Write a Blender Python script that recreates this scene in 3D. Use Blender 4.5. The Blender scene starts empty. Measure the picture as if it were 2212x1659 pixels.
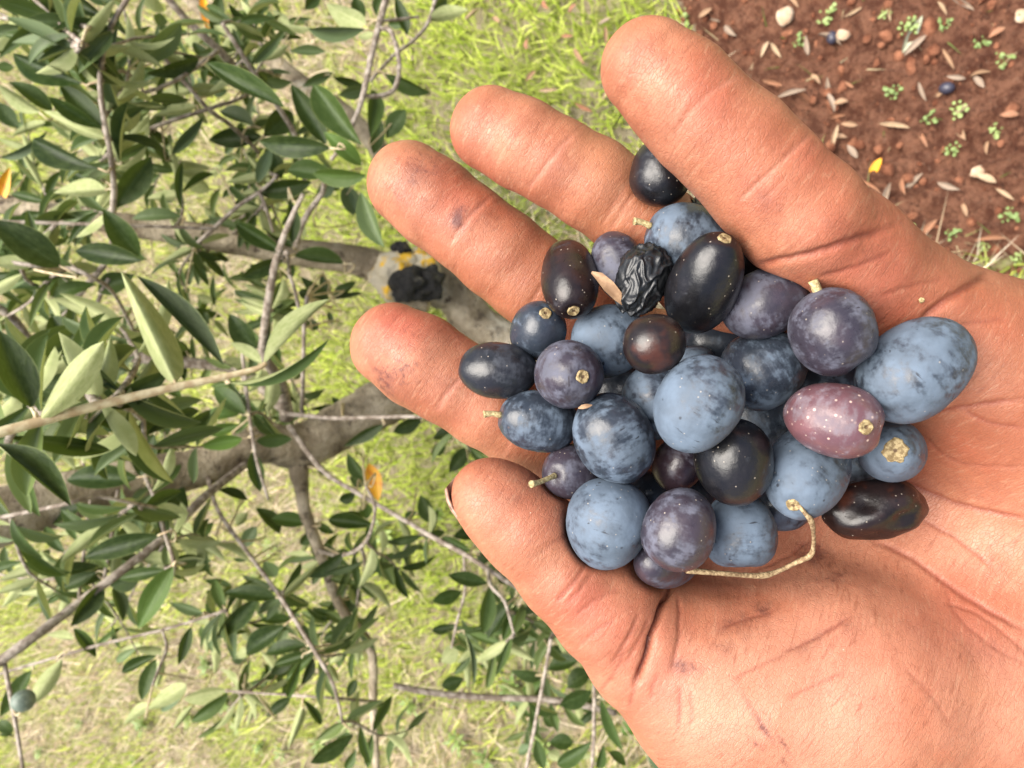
import bpy, bmesh, math, random
import numpy as np
from mathutils import Vector, Matrix, noise as mnoise

scene = bpy.context.scene
R = math.radians

# ------------------------------------------------------------------ camera
# a phone held at chest height over a kneeling picker's hand, turned on its
# side: the left of the frame is "up", the right of the frame is towards the feet
CAM_LOC = Vector((0.0, 0.0, 1.25))
PITCH = R(58.0)                                   # below the horizon
FWD = Vector((0, math.cos(PITCH), -math.sin(PITCH)))
UPV = Vector((0, math.sin(PITCH), math.cos(PITCH)))
RGT = Vector((1, 0, 0))
cam_data = bpy.data.cameras.new("camera")
cam = bpy.data.objects.new("camera", cam_data)
scene.collection.objects.link(cam)
cam.matrix_world = Matrix(((-UPV.x, RGT.x, -FWD.x, CAM_LOC.x),
                           (-UPV.y, RGT.y, -FWD.y, CAM_LOC.y),
                           (-UPV.z, RGT.z, -FWD.z, CAM_LOC.z),
                           (0, 0, 0, 1)))
cam_data.sensor_fit = 'HORIZONTAL'
cam_data.sensor_width = 36.0
cam_data.lens = 27.0
cam_data.clip_start = 0.01
cam_data.clip_end = 2000
cam_data.dof.use_dof = True
cam_data.dof.focus_distance = 0.145
cam_data.dof.aperture_fstop = 37.0
scene.camera = cam

# ------------------------------------------------------------------ light: bright hazy sky
SUN_DIR = (Vector(-FWD) * 0.66 + UPV * 0.62 + RGT * 0.05).normalized()   # towards the sun
world = bpy.data.worlds.new("World")
scene.world = world
world.use_nodes = True
wn = world.node_tree
sky = wn.nodes.new('ShaderNodeTexSky')
sky.sky_type = 'NISHITA'
sky.sun_disc = False
sky.sun_elevation = math.asin(SUN_DIR.z)
sky.sun_rotation = math.atan2(SUN_DIR.x, SUN_DIR.y)
sky.air_density = 1.0
sky.dust_density = 4.0
sky.ozone_density = 1.0
wn.links.new(sky.outputs[0], wn.nodes['Background'].inputs[0])
wn.nodes['Background'].inputs[1].default_value = 0.072
sun_data = bpy.data.lights.new("sun", 'SUN')
sun_data.energy = 4.2
sun_data.angle = R(60)
sun_data.color = (1.0, 0.95, 0.87)
sun = bpy.data.objects.new("sun", sun_data)
scene.collection.objects.link(sun)
sun.rotation_euler = SUN_DIR.to_track_quat('Z', 'Y').to_euler()
scene.view_settings.view_transform = 'Standard'
scene.view_settings.look = 'None'
scene.view_settings.exposure = 1.36
scene.view_settings.gamma = 1.0
scene.view_settings.use_curve_mapping = False
scene.cycles.max_bounces = 6
scene.cycles.transparent_max_bounces = 4
scene.cycles.caustics_reflective = False
scene.cycles.caustics_refractive = False
scene.cycles.use_denoising = True
scene.cycles.sample_clamp_indirect = 4.0

# ------------------------------------------------------------------ helpers
FPX = 1659.0                      # focal length in survey pixels (frame 2212 x 1659)
CU, CV = 1106.0, 829.5
def cs(u, v, d):                  # survey pixel + distance -> camera-frame metres (x right, y up, z back)
    return np.array([(u - CU) / FPX * d, (CV - v) / FPX * d, -d])
AX = np.array([list(-UPV), list(RGT), list(-FWD)])      # camera axes as world vectors
LOC = np.array(CAM_LOC)
def c2w(p):
    return np.asarray(p) @ AX + LOC
def at(u, v, d):
    return Vector(c2w(cs(u, v, d)))
def ground_hit(u, v, z=0.0):      # where the ray through a survey pixel meets the ground
    q = c2w(cs(u, v, 1.0)) - LOC
    t = (z - LOC[2]) / q[2]
    return Vector(LOC + q * t)

COL = scene.collection
def link(o, parent=None):
    COL.objects.link(o)
    if parent is not None:
        o.parent = parent
    return o
def tag(o, label=None, cat=None, group=None, kind=None):
    if label: o['label'] = label
    if cat: o['category'] = cat
    if group: o['group'] = group
    if kind: o['kind'] = kind
    return o
def empty(name, loc=(0, 0, 0)):
    o = bpy.data.objects.new(name, None)
    o.empty_display_size = 0.05
    o.location = loc
    return link(o)
def mesh_from(name, verts, faces, smooth=True):
    me = bpy.data.meshes.new(name)
    me.from_pydata([tuple(map(float, v)) for v in verts], [], faces)
    if smooth:
        me.polygons.foreach_set('use_smooth', [True] * len(me.polygons))
    me.update()
    return me
def mesh_np(name, V, Q, smooth=True):      # big arrays: V (n,3), Q (m,3 or 4)
    me = bpy.data.meshes.new(name)
    k = Q.shape[1]
    me.vertices.add(len(V)); me.vertices.foreach_set('co', np.ascontiguousarray(V, dtype=np.float32).ravel())
    me.loops.add(Q.size); me.loops.foreach_set('vertex_index', Q.ravel().astype(np.int32))
    me.polygons.add(len(Q)); me.polygons.foreach_set('loop_start', np.arange(0, Q.size, k, dtype=np.int32))
    me.polygons.foreach_set('loop_total', np.full(len(Q), k, dtype=np.int32))
    if smooth:
        me.polygons.foreach_set('use_smooth', np.ones(len(Q), dtype=bool))
    me.update(calc_edges=True)
    me.validate()
    return me
def tube_data(pts, radii, sides=8, cap=True, wobble=0.0, seed=0):
    pts = [Vector(p) for p in pts]
    rnd = random.Random(seed)
    V, F = [], []
    n = len(pts)
    ref = None
    for i, p in enumerate(pts):
        t = (pts[min(i + 1, n - 1)] - pts[max(i - 1, 0)]).normalized()
        if ref is None:
            ref = t.orthogonal().normalized()
        ref = (ref - t * ref.dot(t)).normalized()
        b = t.cross(ref)
        for s in range(sides):
            a = 2 * math.pi * s / sides
            r = radii[i] * (1 + wobble * (rnd.random() - 0.5))
            V.append(p + (ref * math.cos(a) + b * math.sin(a)) * r)
    for i in range(n - 1):
        for s in range(sides):
            s2 = (s + 1) % sides
            F.append((i * sides + s, i * sides + s2, (i + 1) * sides + s2, (i + 1) * sides + s))
    if cap:
        F.append(tuple(range(sides - 1, -1, -1)))
        F.append(tuple((n - 1) * sides + s for s in range(sides)))
    return V, F
def smooth_path(pts, radii, sub=6):        # Catmull-Rom through points
    P = [Vector(p) for p in pts]
    out, rr = [], []
    n = len(P)
    for i in range(n - 1):
        p0, p1, p2, p3 = P[max(i - 1, 0)], P[i], P[i + 1], P[min(i + 2, n - 1)]
        for s in range(sub):
            t = s / sub
            out.append(0.5 * ((2 * p1) + (p2 - p0) * t + (2 * p0 - 5 * p1 + 4 * p2 - p3) * t * t + (3 * p1 - p0 - 3 * p2 + p3) * t ** 3))
            rr.append(radii[i] * (1 - t) + radii[i + 1] * t)
    out.append(P[-1]); rr.append(radii[-1])
    return out, rr

# ------------------------------------------------------------------ node helpers
class NT:
    def __init__(self, name):
        self.mat = bpy.data.materials.new(name)
        self.mat.use_nodes = True
        self.t = self.mat.node_tree
        self.bsdf = self.t.nodes['Principled BSDF']
        self.out = self.t.nodes['Material Output']
    def n(self, kind, **kw):
        nd = self.t.nodes.new('ShaderNode' + kind)
        for k, v in kw.items():
            setattr(nd, k, v)
        return nd
    def l(self, a, b):
        self.t.links.new(a, b)
    def val(self, sock, v):
        if hasattr(v, 'is_output') or isinstance(v, bpy.types.NodeSocket):
            self.l(v, sock)
        else:
            sock.default_value = v
    def noise(self, vec, scale, detail=4, rough=0.55, dist=0.0):
        nd = self.n('TexNoise')
        if vec is not None: self.l(vec, nd.inputs['Vector'])
        nd.inputs['Scale'].default_value = scale
        nd.inputs['Detail'].default_value = detail
        nd.inputs['Roughness'].default_value = rough
        nd.inputs['Distortion'].default_value = dist
        return nd.outputs['Fac']
    def voronoi(self, vec, scale, feature='F1', out='Distance', rand=1.0):
        nd = self.n('TexVoronoi', feature=feature)
        if vec is not None: self.l(vec, nd.inputs['Vector'])
        nd.inputs['Scale'].default_value = scale
        nd.inputs['Randomness'].default_value = rand
        return nd.outputs[out]
    def ramp(self, fac, a, b, lo=0.0, hi=1.0):     # smooth step
        nd = self.n('MapRange', interpolation_type='SMOOTHSTEP')
        self.val(nd.inputs['Value'], fac)
        nd.inputs['From Min'].default_value = a
        nd.inputs['From Max'].default_value = b
        nd.inputs['To Min'].default_value = lo
        nd.inputs['To Max'].default_value = hi
        return nd.outputs[0]
    def math(self, op, a, b=None, c=None):
        nd = self.n('Math', operation=op)
        self.val(nd.inputs[0], a)
        if b is not None: self.val(nd.inputs[1], b)
        if c is not None: self.val(nd.inputs[2], c)
        return nd.outputs[0]
    def mix(self, fac, a, b, blend='MIX'):
        nd = self.n('Mix', data_type='RGBA', blend_type=blend)
        self.val(nd.inputs['Factor'], fac)
        for s, v in ((nd.inputs[6], a), (nd.inputs[7], b)):
            if isinstance(v, (tuple, list)):
                s.default_value = (v[0], v[1], v[2], 1)
            else:
                self.l(v, s)
        return nd.outputs[2]
    def mapping(self, vec, scale=(1, 1, 1), loc=(0, 0, 0), rot=(0, 0, 0)):
        nd = self.n('Mapping')
        self.l(vec, nd.inputs[0])
        nd.inputs['Scale'].default_value = scale
        nd.inputs['Location'].default_value = loc
        nd.inputs['Rotation'].default_value = rot
        return nd.outputs[0]
    def coord(self, which='Object'):
        return self.n('TexCoord').outputs[which]
    def bump(self, h, strength, dist, normal=None):
        nd = self.n('Bump')
        self.l(h, nd.inputs['Height'])
        nd.inputs['Strength'].default_value = strength
        nd.inputs['Distance'].default_value = dist
        if normal is not None: self.l(normal, nd.inputs['Normal'])
        return nd.outputs[0]
    def set(self, **kw):
        for k, v in kw.items():
            s = self.bsdf.inputs[k.replace('_', ' ')]
            if isinstance(v, (tuple, list)) and len(v) == 3 and s.type == 'RGBA':
                v = (*v, 1)
            self.val(s, v)
# ------------------------------------------------------------------ ground: one sheet, red earth by the feet, grass under the tree
# soil patch outline on the ground (picked where earth shows), in world xy
SOIL = [tuple(ground_hit(u, v).xy) for u, v in [(1300, -500), (1400, -120), (1450, 40), (1500, 150), (1620, 330), (1800, 470), (1930, 545), (2150, 600), (2600, 640), (4200, 640), (4200, -500)]]
def soil_dist(P):                       # signed distance-ish: >0 inside the soil patch
    P = np.asarray(P)
    x, y = P[:, 0], P[:, 1]
    inside = np.zeros(len(P), bool)
    dist = np.full(len(P), 1e9)
    n = len(SOIL)
    for i in range(n):
        (x1, y1), (x2, y2) = SOIL[i], SOIL[(i + 1) % n]
        c = ((y1 > y) != (y2 > y)) & (x < (x2 - x1) * (y - y1) / ((y2 - y1) + 1e-12) + x1)
        inside ^= c
        dx, dy = x2 - x1, y2 - y1
        t = np.clip(((x - x1) * dx + (y - y1) * dy) / (dx * dx + dy * dy), 0, 1)
        dist = np.minimum(dist, np.hypot(x - x1 - t * dx, y - y1 - t * dy))
    return np.where(inside, dist, -dist)
def axis_lines(lo, hi, step, far):
    c = list(np.arange(lo, hi + 1e-6, step))
    a, b, s = lo, hi, step
    L, Rr = [], []
    while a > -far:
        s *= 1.45; a -= s; L.append(a)
    s = step
    while b < far:
        s *= 1.45; b += s; Rr.append(b)
    return np.array(L[::-1] + c + Rr)
gx = axis_lines(-1.5, 1.5, .0125, 400)
gy = axis_lines(-0.45, 3.0, .0125, 400)
GX, GY = np.meshgrid(gx, gy, indexing='ij')
GP = np.stack([GX.ravel(), GY.ravel()], 1)
near = (np.abs(GP[:, 0]) < 1.55) & (GP[:, 1] > -.5) & (GP[:, 1] < 3.05)
sd = soil_dist(GP)
gz = np.zeros(len(GP))
ni = np.flatnonzero(near)
def clod(p, s):
    a = mnoise.noise(Vector((p[0] * 9, p[1] * 9, 3.1)))
    if s > -.05:
        b = mnoise.noise(Vector((p[0] * 34, p[1] * 34, 1.7))); c = mnoise.noise(Vector((p[0] * 75, p[1] * 75, 7.7)))
        return .010 * a + .018 * b + .017 * abs(c)
    return .012 * a + .003 * mnoise.noise(Vector((p[0] * 40, p[1] * 40, 1.7)))
gz[ni] = [clod(GP[i], sd[i]) for i in ni]
nx_, ny_ = len(gx), len(gy)
ii, jj = np.meshgrid(np.arange(nx_ - 1), np.arange(ny_ - 1), indexing='ij')
q0 = (ii * ny_ + jj).ravel()
GQ = np.stack([q0, q0 + ny_, q0 + ny_ + 1, q0 + 1], 1)
gme = mesh_np('ground', np.stack([GP[:, 0], GP[:, 1], gz], 1), GQ)
att = gme.color_attributes.new('zone', 'FLOAT_COLOR', 'POINT')
soilm = np.clip(sd / .10 + .5, 0, 1)
att.data.foreach_set('color', np.stack([soilm, soilm, soilm, np.ones(len(soilm))], 1).astype(np.float32).ravel())
def ground_z(x, y):
    i = int(np.clip(np.searchsorted(gx, x) - 1, 0, nx_ - 2)); j = int(np.clip(np.searchsorted(gy, y) - 1, 0, ny_ - 2))
    fx = (x - gx[i]) / (gx[i + 1] - gx[i]); fy = (y - gy[j]) / (gy[j + 1] - gy[j])
    z = lambda a, b: gz[a * ny_ + b]
    return (z(i, j) * (1 - fx) + z(i + 1, j) * fx) * (1 - fy) + (z(i, j + 1) * (1 - fx) + z(i + 1, j + 1) * fx) * fy
def ground_zv(P):                      # the same for many points at once
    P = np.asarray(P)
    i = np.clip(np.searchsorted(gx, P[:, 0]) - 1, 0, nx_ - 2); j = np.clip(np.searchsorted(gy, P[:, 1]) - 1, 0, ny_ - 2)
    fx = (P[:, 0] - gx[i]) / (gx[i + 1] - gx[i]); fy = (P[:, 1] - gy[j]) / (gy[j + 1] - gy[j])
    return (gz[i * ny_ + j] * (1 - fx) + gz[(i + 1) * ny_ + j] * fx) * (1 - fy) + (gz[i * ny_ + j + 1] * (1 - fx) + gz[(i + 1) * ny_ + j + 1] * fx) * fy
g = NT('earth_and_turf')
gc = g.coord()
zone = g.n('Attribute', attribute_name='zone').outputs['Fac']
zn = g.math('ADD', zone, g.ramp(g.noise(gc, 14, 5, .65), .3, .7, -.32, .32))
zm = g.ramp(zn, .42, .60)
soil = g.mix(g.ramp(g.noise(gc, 45, 8, .75), .38, .64), (.15, .052, .027), (.43, .195, .112))
soil = g.mix(g.ramp(g.noise(gc, 220, 4, .7), .55, .75), soil, (.40, .23, .15))
soil = g.mix(g.ramp(g.noise(g.mapping(gc, loc=(5, 2, 0)), 130, 5, .75), .54, .66, 0, .8), soil, (.065, .023, .012))
turf = g.mix(g.ramp(g.noise(gc, 6, 5, .6), .42, .60), (.58, .47, .31), (.44, .52, .09))
turf = g.mix(g.ramp(g.noise(gc, 90, 5, .7), .42, .66), turf, (.68, .57, .39))
turf = g.mix(g.ramp(g.noise(gc, 150, 4, .7), .55, .67), turf, (.15, .11, .05))
col = g.mix(zm, turf, soil)
g.set(Base_Color=col, Roughness=.9, Specular_IOR_Level=.2,
      Normal=g.bump(g.math('ADD', g.noise(gc, 160, 6, .7), g.math('MULTIPLY', g.noise(gc, 600, 4, .7), .4)), 1.0, .030))
gme.materials.append(g.mat)
ground = bpy.data.objects.new('ground', gme)
link(ground); ground['kind'] = 'structure'

# ------------------------------------------------------------------ grass: live green tufts and dry straw, too many to count
rng = np.random.default_rng(11)
def noise2(P, f, s):
    return np.array([mnoise.noise(Vector((x * f, y * f, s))) for x, y in P])
def blades(name, P, length, width, lean, cols, mat, label):
    n = len(P)
    az = rng.uniform(0, 2 * np.pi, n)
    L = length * rng.uniform(.55, 1.35, n)
    W = width * rng.uniform(.7, 1.3, n)
    ln = lean * rng.uniform(.4, 1.3, n)
    z0 = ground_zv(P) - .004
    dirv = np.stack([np.cos(az), np.sin(az)], 1)
    sid = np.stack([-np.sin(az), np.cos(az)], 1)
    tw = rng.uniform(-.6, .6, n)
    V = np.zeros((n, 5, 3))
    for k, (t, w) in enumerate([(0, .5), (0, -.5), (.55, .42), (.55, -.42), (1, 0)]):
        bend = L * np.sin(np.minimum(ln, 1.5)) * t ** 1.5
        V[:, k, :2] = P + dirv * bend[:, None] + sid * (W * w)[:, None] + dirv * (tw * W * w * t)[:, None]
        V[:, k, 2] = z0 + L * np.cos(np.minimum(ln, 1.5)) * t + .001
    base = np.arange(n)[:, None] * 5
    T = np.concatenate([base + np.array([[0, 1, 3]]), base + np.array([[0, 3, 2]]), base + np.array([[2, 3, 4]])])
    me_ = mesh_np(name, V.reshape(-1, 3), T, False)
    ca_ = me_.color_attributes.new('tint', 'FLOAT_COLOR', 'POINT')
    c = np.repeat(cols, 5, axis=0)
    ca_.data.foreach_set('color', np.concatenate([c, np.ones((len(c), 1))], 1).astype(np.float32).ravel())
    me_.materials.append(mat)
    ob = bpy.data.objects.new(name, me_)
    link(ob); tag(ob, label, 'grass', kind='stuff')
bl = NT('grass_blade')
bt = bl.n('Attribute', attribute_name='tint').outputs['Color']
bl.set(Base_Color=bt, Roughness=.5, Specular_IOR_Level=.35)
tr = bl.n('BsdfTranslucent'); bl.l(bt, tr.inputs[0])
mx = bl.n('MixShader'); mx.inputs[0].default_value = .35
bl.l(bl.bsdf.outputs[0], mx.inputs[1]); bl.l(tr.outputs[0], mx.inputs[2]); bl.l(mx.outputs[0], bl.out.inputs[0])
def scatter(n):
    P = np.stack([rng.uniform(-1.45, 1.45, n), rng.uniform(-.35, 2.9, n)], 1)
    hw = .62 + .36 * np.maximum(P[:, 1], 0)          # only where the ground can be seen from about here
    return P[np.abs(P[:, 0]) < hw]
P = scatter(120000)
sdp = soil_dist(P)
gn = noise2(P, 3.2, 0.5) + .6 * noise2(P, 9, 4.5)
# lusher near the trunk foot
LUSH = [ground_hit(u, v) for u, v in [(860, 420), (720, 480), (760, 810), (900, 1030), (1050, 160), (1010, 740), (1250, 60), (1330, 130)]]
lush = np.max([np.exp(-((P[:, 0] - l.x) ** 2 + (P[:, 1] - l.y) ** 2) / .16 ** 2) for l in LUSH], axis=0)
green = (gn * .55 + lush * 1.25 - .10 + rng.normal(0, .26, len(P))) > 0
keep = (sdp < .02) & (rng.random(len(P)) < np.where(green, .9, .65))
gi = np.flatnonzero(keep & green)
t = rng.random((len(gi), 1))
cg = np.array([.34, .46, .040]) * (1 - t) + np.array([.74, .80, .18]) * t
blades('grass', P[gi], .045, .0032, .85, cg * rng.uniform(.34, 1.25, (len(gi), 1)), bl.mat, 'bright yellow green grass growing round the foot of the tree')
si = np.flatnonzero(keep & ~green)
t = rng.random((len(si), 1))
cs_ = np.array([.42, .29, .16]) * (1 - t) + np.array([.86, .74, .54]) * t
t2 = rng.random((len(si), 1)) < .22
cs_ = np.where(t2, np.array([[.40, .45, .12]]), cs_)
blades('straw', P[si], .070, .0026, 1.3, cs_ * rng.uniform(.32, 1.2, (len(si), 1)), bl.mat, 'matted dry straw and thin pale grass on the ground')
P = scatter(22000)
sdp = soil_dist(P)
P = P[(sdp > -.02) & (rng.random(len(P)) < .10 + .35 * np.exp(-((sdp) / .05) ** 2))]
t = rng.random((len(P), 1))
cw = np.where(t < .5, np.array([[.16, .22, .05]]), np.array([[.45, .36, .20]]))
blades('sparse_grass', P, .032, .0016, 1.15, cw * rng.uniform(.7, 1.2, (len(P), 1)), bl.mat, 'sparse thin blades and straws lying on the red earth')

# ------------------------------------------------------------------ leaf meshes (shared)
def leaf_mesh(name, curl, fold, twist, asym, belly=.46, seg=9):
    V, F, UV = [], [], []
    for i in range(seg + 1):
        t = i / seg
        w = (math.sin(math.pi * t ** (.86 if belly < .5 else 1.1)) ** .82) if 0 < t < 1 else 0.0
        w = max(w, .035 if t < .5 else .0)
        zc = curl * (t * t - t) * -1.0 + asym * math.sin(t * 5) * .02
        tw = twist * (t - .5)
        for k in (-1, -.5, 0, .5, 1):
            y = .5 * w * k
            z = fold * abs(y) * 1.0
            V.append((t, y * math.cos(tw) - z * math.sin(tw), zc * 1.0 + y * math.sin(tw) + z * math.cos(tw)))
            UV.append((t, .5 + k * .5))
    for i in range(seg):
        for k in range(4):
            a = i * 5 + k
            F.append((a, a + 5, a + 6, a + 1))
    m_ = mesh_from(name, V, F)
    uv = m_.uv_layers.new(name='UVMap')
    for lp in m_.loops:
        uv.data[lp.index].uv = UV[lp.vertex_index]
    return m_
LEAVES = [leaf_mesh('leaf_%d' % i, c, f, tw, a, b) for i, (c, f, tw, a, b) in enumerate([
    (.25, .25, .15, .3, .40), (-.35, .35, -.25, .5, .40), (.12, .45, .3, -.4, .6), (.5, .2, -.2, .3, .40), (-.15, .3, .1, .6, .6), (.35, .4, .4, -.6, .40), (.05, .55, -.1, .2, .40)])]
LW, LP = [np.array([v.co[:] for v in m_.vertices]) for m_ in LEAVES], [np.array([p.vertices[:] for p in m_.polygons]) for m_ in LEAVES]
def leaf_material(name, use_attr):
    m = NT(name)
    if use_attr:
        c = m.n('Attribute', attribute_name='tint').outputs['Color']
        uvs = m.n('UVMap', uv_map='UVMap').outputs[0]
    else:
        c = m.n('ObjectInfo').outputs['Color']
        uvs = m.n('UVMap', uv_map='UVMap').outputs[0]
    sx = m.n('SeparateXYZ'); m.l(uvs, sx.inputs[0])
    rib = m.ramp(m.math('ABSOLUTE', m.math('SUBTRACT', sx.outputs[1], .5)), .012, .06, 1, 0)
    edge = m.ramp(m.math('ABSOLUTE', m.math('SUBTRACT', sx.outputs[1], .5)), .455, .5)
    nz = m.noise(m.coord(), 9 if not use_attr else 60, 5, .65)
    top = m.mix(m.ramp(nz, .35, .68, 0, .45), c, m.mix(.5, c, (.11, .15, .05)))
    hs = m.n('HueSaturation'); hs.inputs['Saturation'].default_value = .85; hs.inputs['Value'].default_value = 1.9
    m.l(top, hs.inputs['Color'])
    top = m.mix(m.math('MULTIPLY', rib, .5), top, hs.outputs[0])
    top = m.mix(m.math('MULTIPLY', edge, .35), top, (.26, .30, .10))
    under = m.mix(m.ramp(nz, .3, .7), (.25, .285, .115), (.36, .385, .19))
    under = m.mix(m.math('MULTIPLY', rib, .5), under, (.44, .46, .23))
    geo = m.n('NewGeometry')
    is_y = m.ramp(m.math('SUBTRACT', c if False else m.n('SeparateColor').outputs[0], 0), .3, .4) if False else None
    colr = m.mix(geo.outputs['Backfacing'], top, under)
    rough = m.math('ADD', .46, m.math('MULTIPLY', geo.outputs['Backfacing'], .3))
    m.set(Base_Color=colr, Roughness=rough, Specular_IOR_Level=.20, Normal=m.bump(nz, .15, .01 if not use_attr else .001))
    t = m.n('BsdfTranslucent'); m.l(m.mix(.6, colr, (.22, .30, .03)), t.inputs[0])
    x = m.n('MixShader'); x.inputs[0].default_value = .16
    m.l(m.bsdf.outputs[0], x.inputs[1]); m.l(t.outputs[0], x.inputs[2]); m.l(x.outputs[0], m.out.inputs[0])
    return m.mat
leaf_mat = leaf_material('olive_leaf', False)
leaf_mat_attr = leaf_material('olive_leaf_mass', True)
for m_ in LEAVES: m_.materials.append(leaf_mat)
litter_mat = NT('withered_leaf')
lc = litter_mat.n('ObjectInfo').outputs['Color']
ln_ = litter_mat.noise(litter_mat.coord(), 7, 5)
litter_mat.set(Base_Color=litter_mat.mix(litter_mat.ramp(ln_, .4, .65, 0, .5), lc, (.20, .13, .08)), Roughness=.75)
LITTER = []
for m_ in LEAVES[:5]:
    c = m_.copy(); c.name = 'withered_leaf'; c.materials.clear(); c.materials.append(litter_mat.mat); LITTER.append(c)

# ------------------------------------------------------------------ litter on the red earth
def lay_leaf(name, x, y, rz, L, W, colr, label, group, tilt=0.0, lift=.004):
    k = rng.integers(len(LITTER))
    o = bpy.data.objects.new(name, LITTER[int(k)])
    o.location = (x, y, ground_z(x, y) + lift)
    o.rotation_euler = (rng.uniform(-.4, .4), -tilt, rz)
    o.scale = (L, W, L)
    o.color = (*colr, 1)
    link(o); tag(o, label, 'leaf', group)
    return o
y_ = ground_hit(1905, 328)
lay_leaf('fallen_leaf', y_.x - .01, y_.y, 2.6, .034, .013, (.85, .40, .015), 'bright yellow fallen leaf on the red earth', 'fallen leaves', 0, .008)
g_ = ground_hit(1950, 120)
lay_leaf('fallen_leaf', g_.x, g_.y, -.5, .055, .013, (.42, .45, .33), 'silvery green fallen leaf with a pointed tip on the red earth', 'fallen leaves', 0, .008)
spots = [(1700, 470, 40), (1800, 240, 30), (1820, 255, 100), (1830, 300, 80), (1560, 60, 80), (1545, 30, 100), (1620, 130, 150),
         (1770, 180, 30), (2000, 220, 10), (2080, 170, 60), (2100, 240, 120), (2150, 400, 70), (2190, 440, 50), (2060, 160, 30), (2060, 175, 120), (1990, 370, 150), 
         (2120, 190, 20), (1880, 470, 60), (1960, 430, 10), (2020, 480, 140), (1840, 400, 35), (2170, 60, 130), (2040, 40, 40), (1700, 200, 60), (1930, 60, 20),
         (1820, 95, 70), (2010, 90, 110), (1660, 90, 160), (1750, 120, 20), (1790, 355, 60), (2130, 330, 0), (2200, 250, 90), (2070, 420, 50), (1480, 60, 70), (1500, 20, 20),
         (1250, 90, 60), (1200, 40, 20), (1330, 200, 140), (1280, 150, 40), (1340, 60, 100), (1150, 120, 10), (1230, 200, 80), (1390, 10, 30), (1845, 200, 45), (1960, 280, 70), (2090, 300, 30), (2140, 150, 100), (1690, 120, 20), (1600, 80, 40), (1780, 400, 20), (1990, 520, 60), (2090, 470, 20), (2180, 520, 90), (1730, 30, 50), (1870, 20, 120), (2110, 20, 60), (1940, 460, 130), (2010, 320, 20), (1835, 225, 100), (1850, 262, 60), (1858, 345, 30), (1915, 425, 45), (1930, 400, 160),
         (1790, 205, 20), (1765, 225, 60), (1742, 195, 110), (1815, 275, 150), (1100, 60, 40), (1180, 170, 100), (1260, 30, 150), (1290, 250, 60), (1060, 30, 120), (1320, 110, 10), (1130, 220, 70)]
for u, v, a in spots:
    p = ground_hit(u + rng.uniform(-8, 8), v + rng.uniform(-8, 8))
    t = rng.random()
    c = [(.30, .18, .10), (.40, .29, .18), (.25, .19, .14), (.27, .12, .06)][int(rng.integers(4))]
    lay_leaf('withered_leaf', p.x, p.y, R(a) + rng.uniform(-.3, .3), rng.uniform(.018, .046), rng.uniform(.005, .010), c,
             'withered tan leaf lying among the litter on the red earth' if soil_dist([(p.x, p.y)])[0] > 0 else 'withered brown leaf caught in the grass beside the red earth', 'withered leaves on the ground', rng.uniform(-.15, .15), .006 if soil_dist([(p.x, p.y)])[0] > 0 else .034)
# pale pebbles
stone = NT('pale_stone'); stc = stone.coord()
stone.set(Base_Color=stone.mix(stone.ramp(stone.noise(stc, 60, 5), .4, .65), (.36, .24, .15), (.52, .40, .28)), Roughness=.85, Normal=stone.bump(stone.noise(stc, 150, 4), .5, .003))
for k, (u, v, r) in enumerate([(1700, 40, .013), (1822, 80, .008), (2112, 372, .008), (2207, 35, .009)]):
    p = ground_hit(u, v)
    bm = bmesh.new(); bmesh.ops.create_icosphere(bm, subdivisions=2, radius=r)
    for vv in bm.verts:
        vv.co *= 1 + .35 * mnoise.noise(vv.co * (1.2 / r) + Vector((k, k * 2, 0)))
        vv.co.z *= .65; vv.co.x *= 1.25
    sm_ = bpy.data.meshes.new('pebble'); bm.to_mesh(sm_); bm.free()
    sm_.polygons.foreach_set('use_smooth', [True] * len(sm_.polygons)); sm_.materials.append(stone.mat)
    o = bpy.data.objects.new('pebble', sm_); o.location = (p.x, p.y, ground_z(p.x, p.y) + r * .3); o.rotation_euler = (0, 0, k * 1.1)
    link(o)
    tag(o, 'largest pale pebble on the red earth beside the little fingertip' if k == 0 else ['', 'small pale pebble touching a dark fallen olive on the red earth', 'pale pebble on the red earth low at the right edge', 'pale pebble on the red earth in the top right corner'][k], 'pebble', 'pebbles on the earth')
# fallen olives
fo = NT('fallen_olive'); fo.set(Base_Color=(.035, .033, .05), Roughness=.4)
for k, (u, v) in enumerate([(1798, 82), (2046, 195)]):
    p = ground_hit(u, v)
    bm = bmesh.new(); bmesh.ops.create_uvsphere(bm, u_segments=20, v_segments=14, radius=.0085)
    for vv in bm.verts: vv.co.x *= 1.25
    sm_ = bpy.data.meshes.new('fallen_olive'); bm.to_mesh(sm_); bm.free()
    sm_.polygons.foreach_set('use_smooth', [True] * len(sm_.polygons)); sm_.materials.append(fo.mat)
    o = bpy.data.objects.new('fallen_olive', sm_); o.location = (p.x, p.y, ground_z(p.x, p.y) + .006); o.rotation_euler = (0, .2, k * 1.4)
    link(o); tag(o, ['dark fallen olive on the earth next to a pale pebble', 'dark fallen olive on the earth among withered leaves', 'dark fallen olive on the earth near the top right corner'][k], 'olive', 'olives fallen on the ground')
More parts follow.
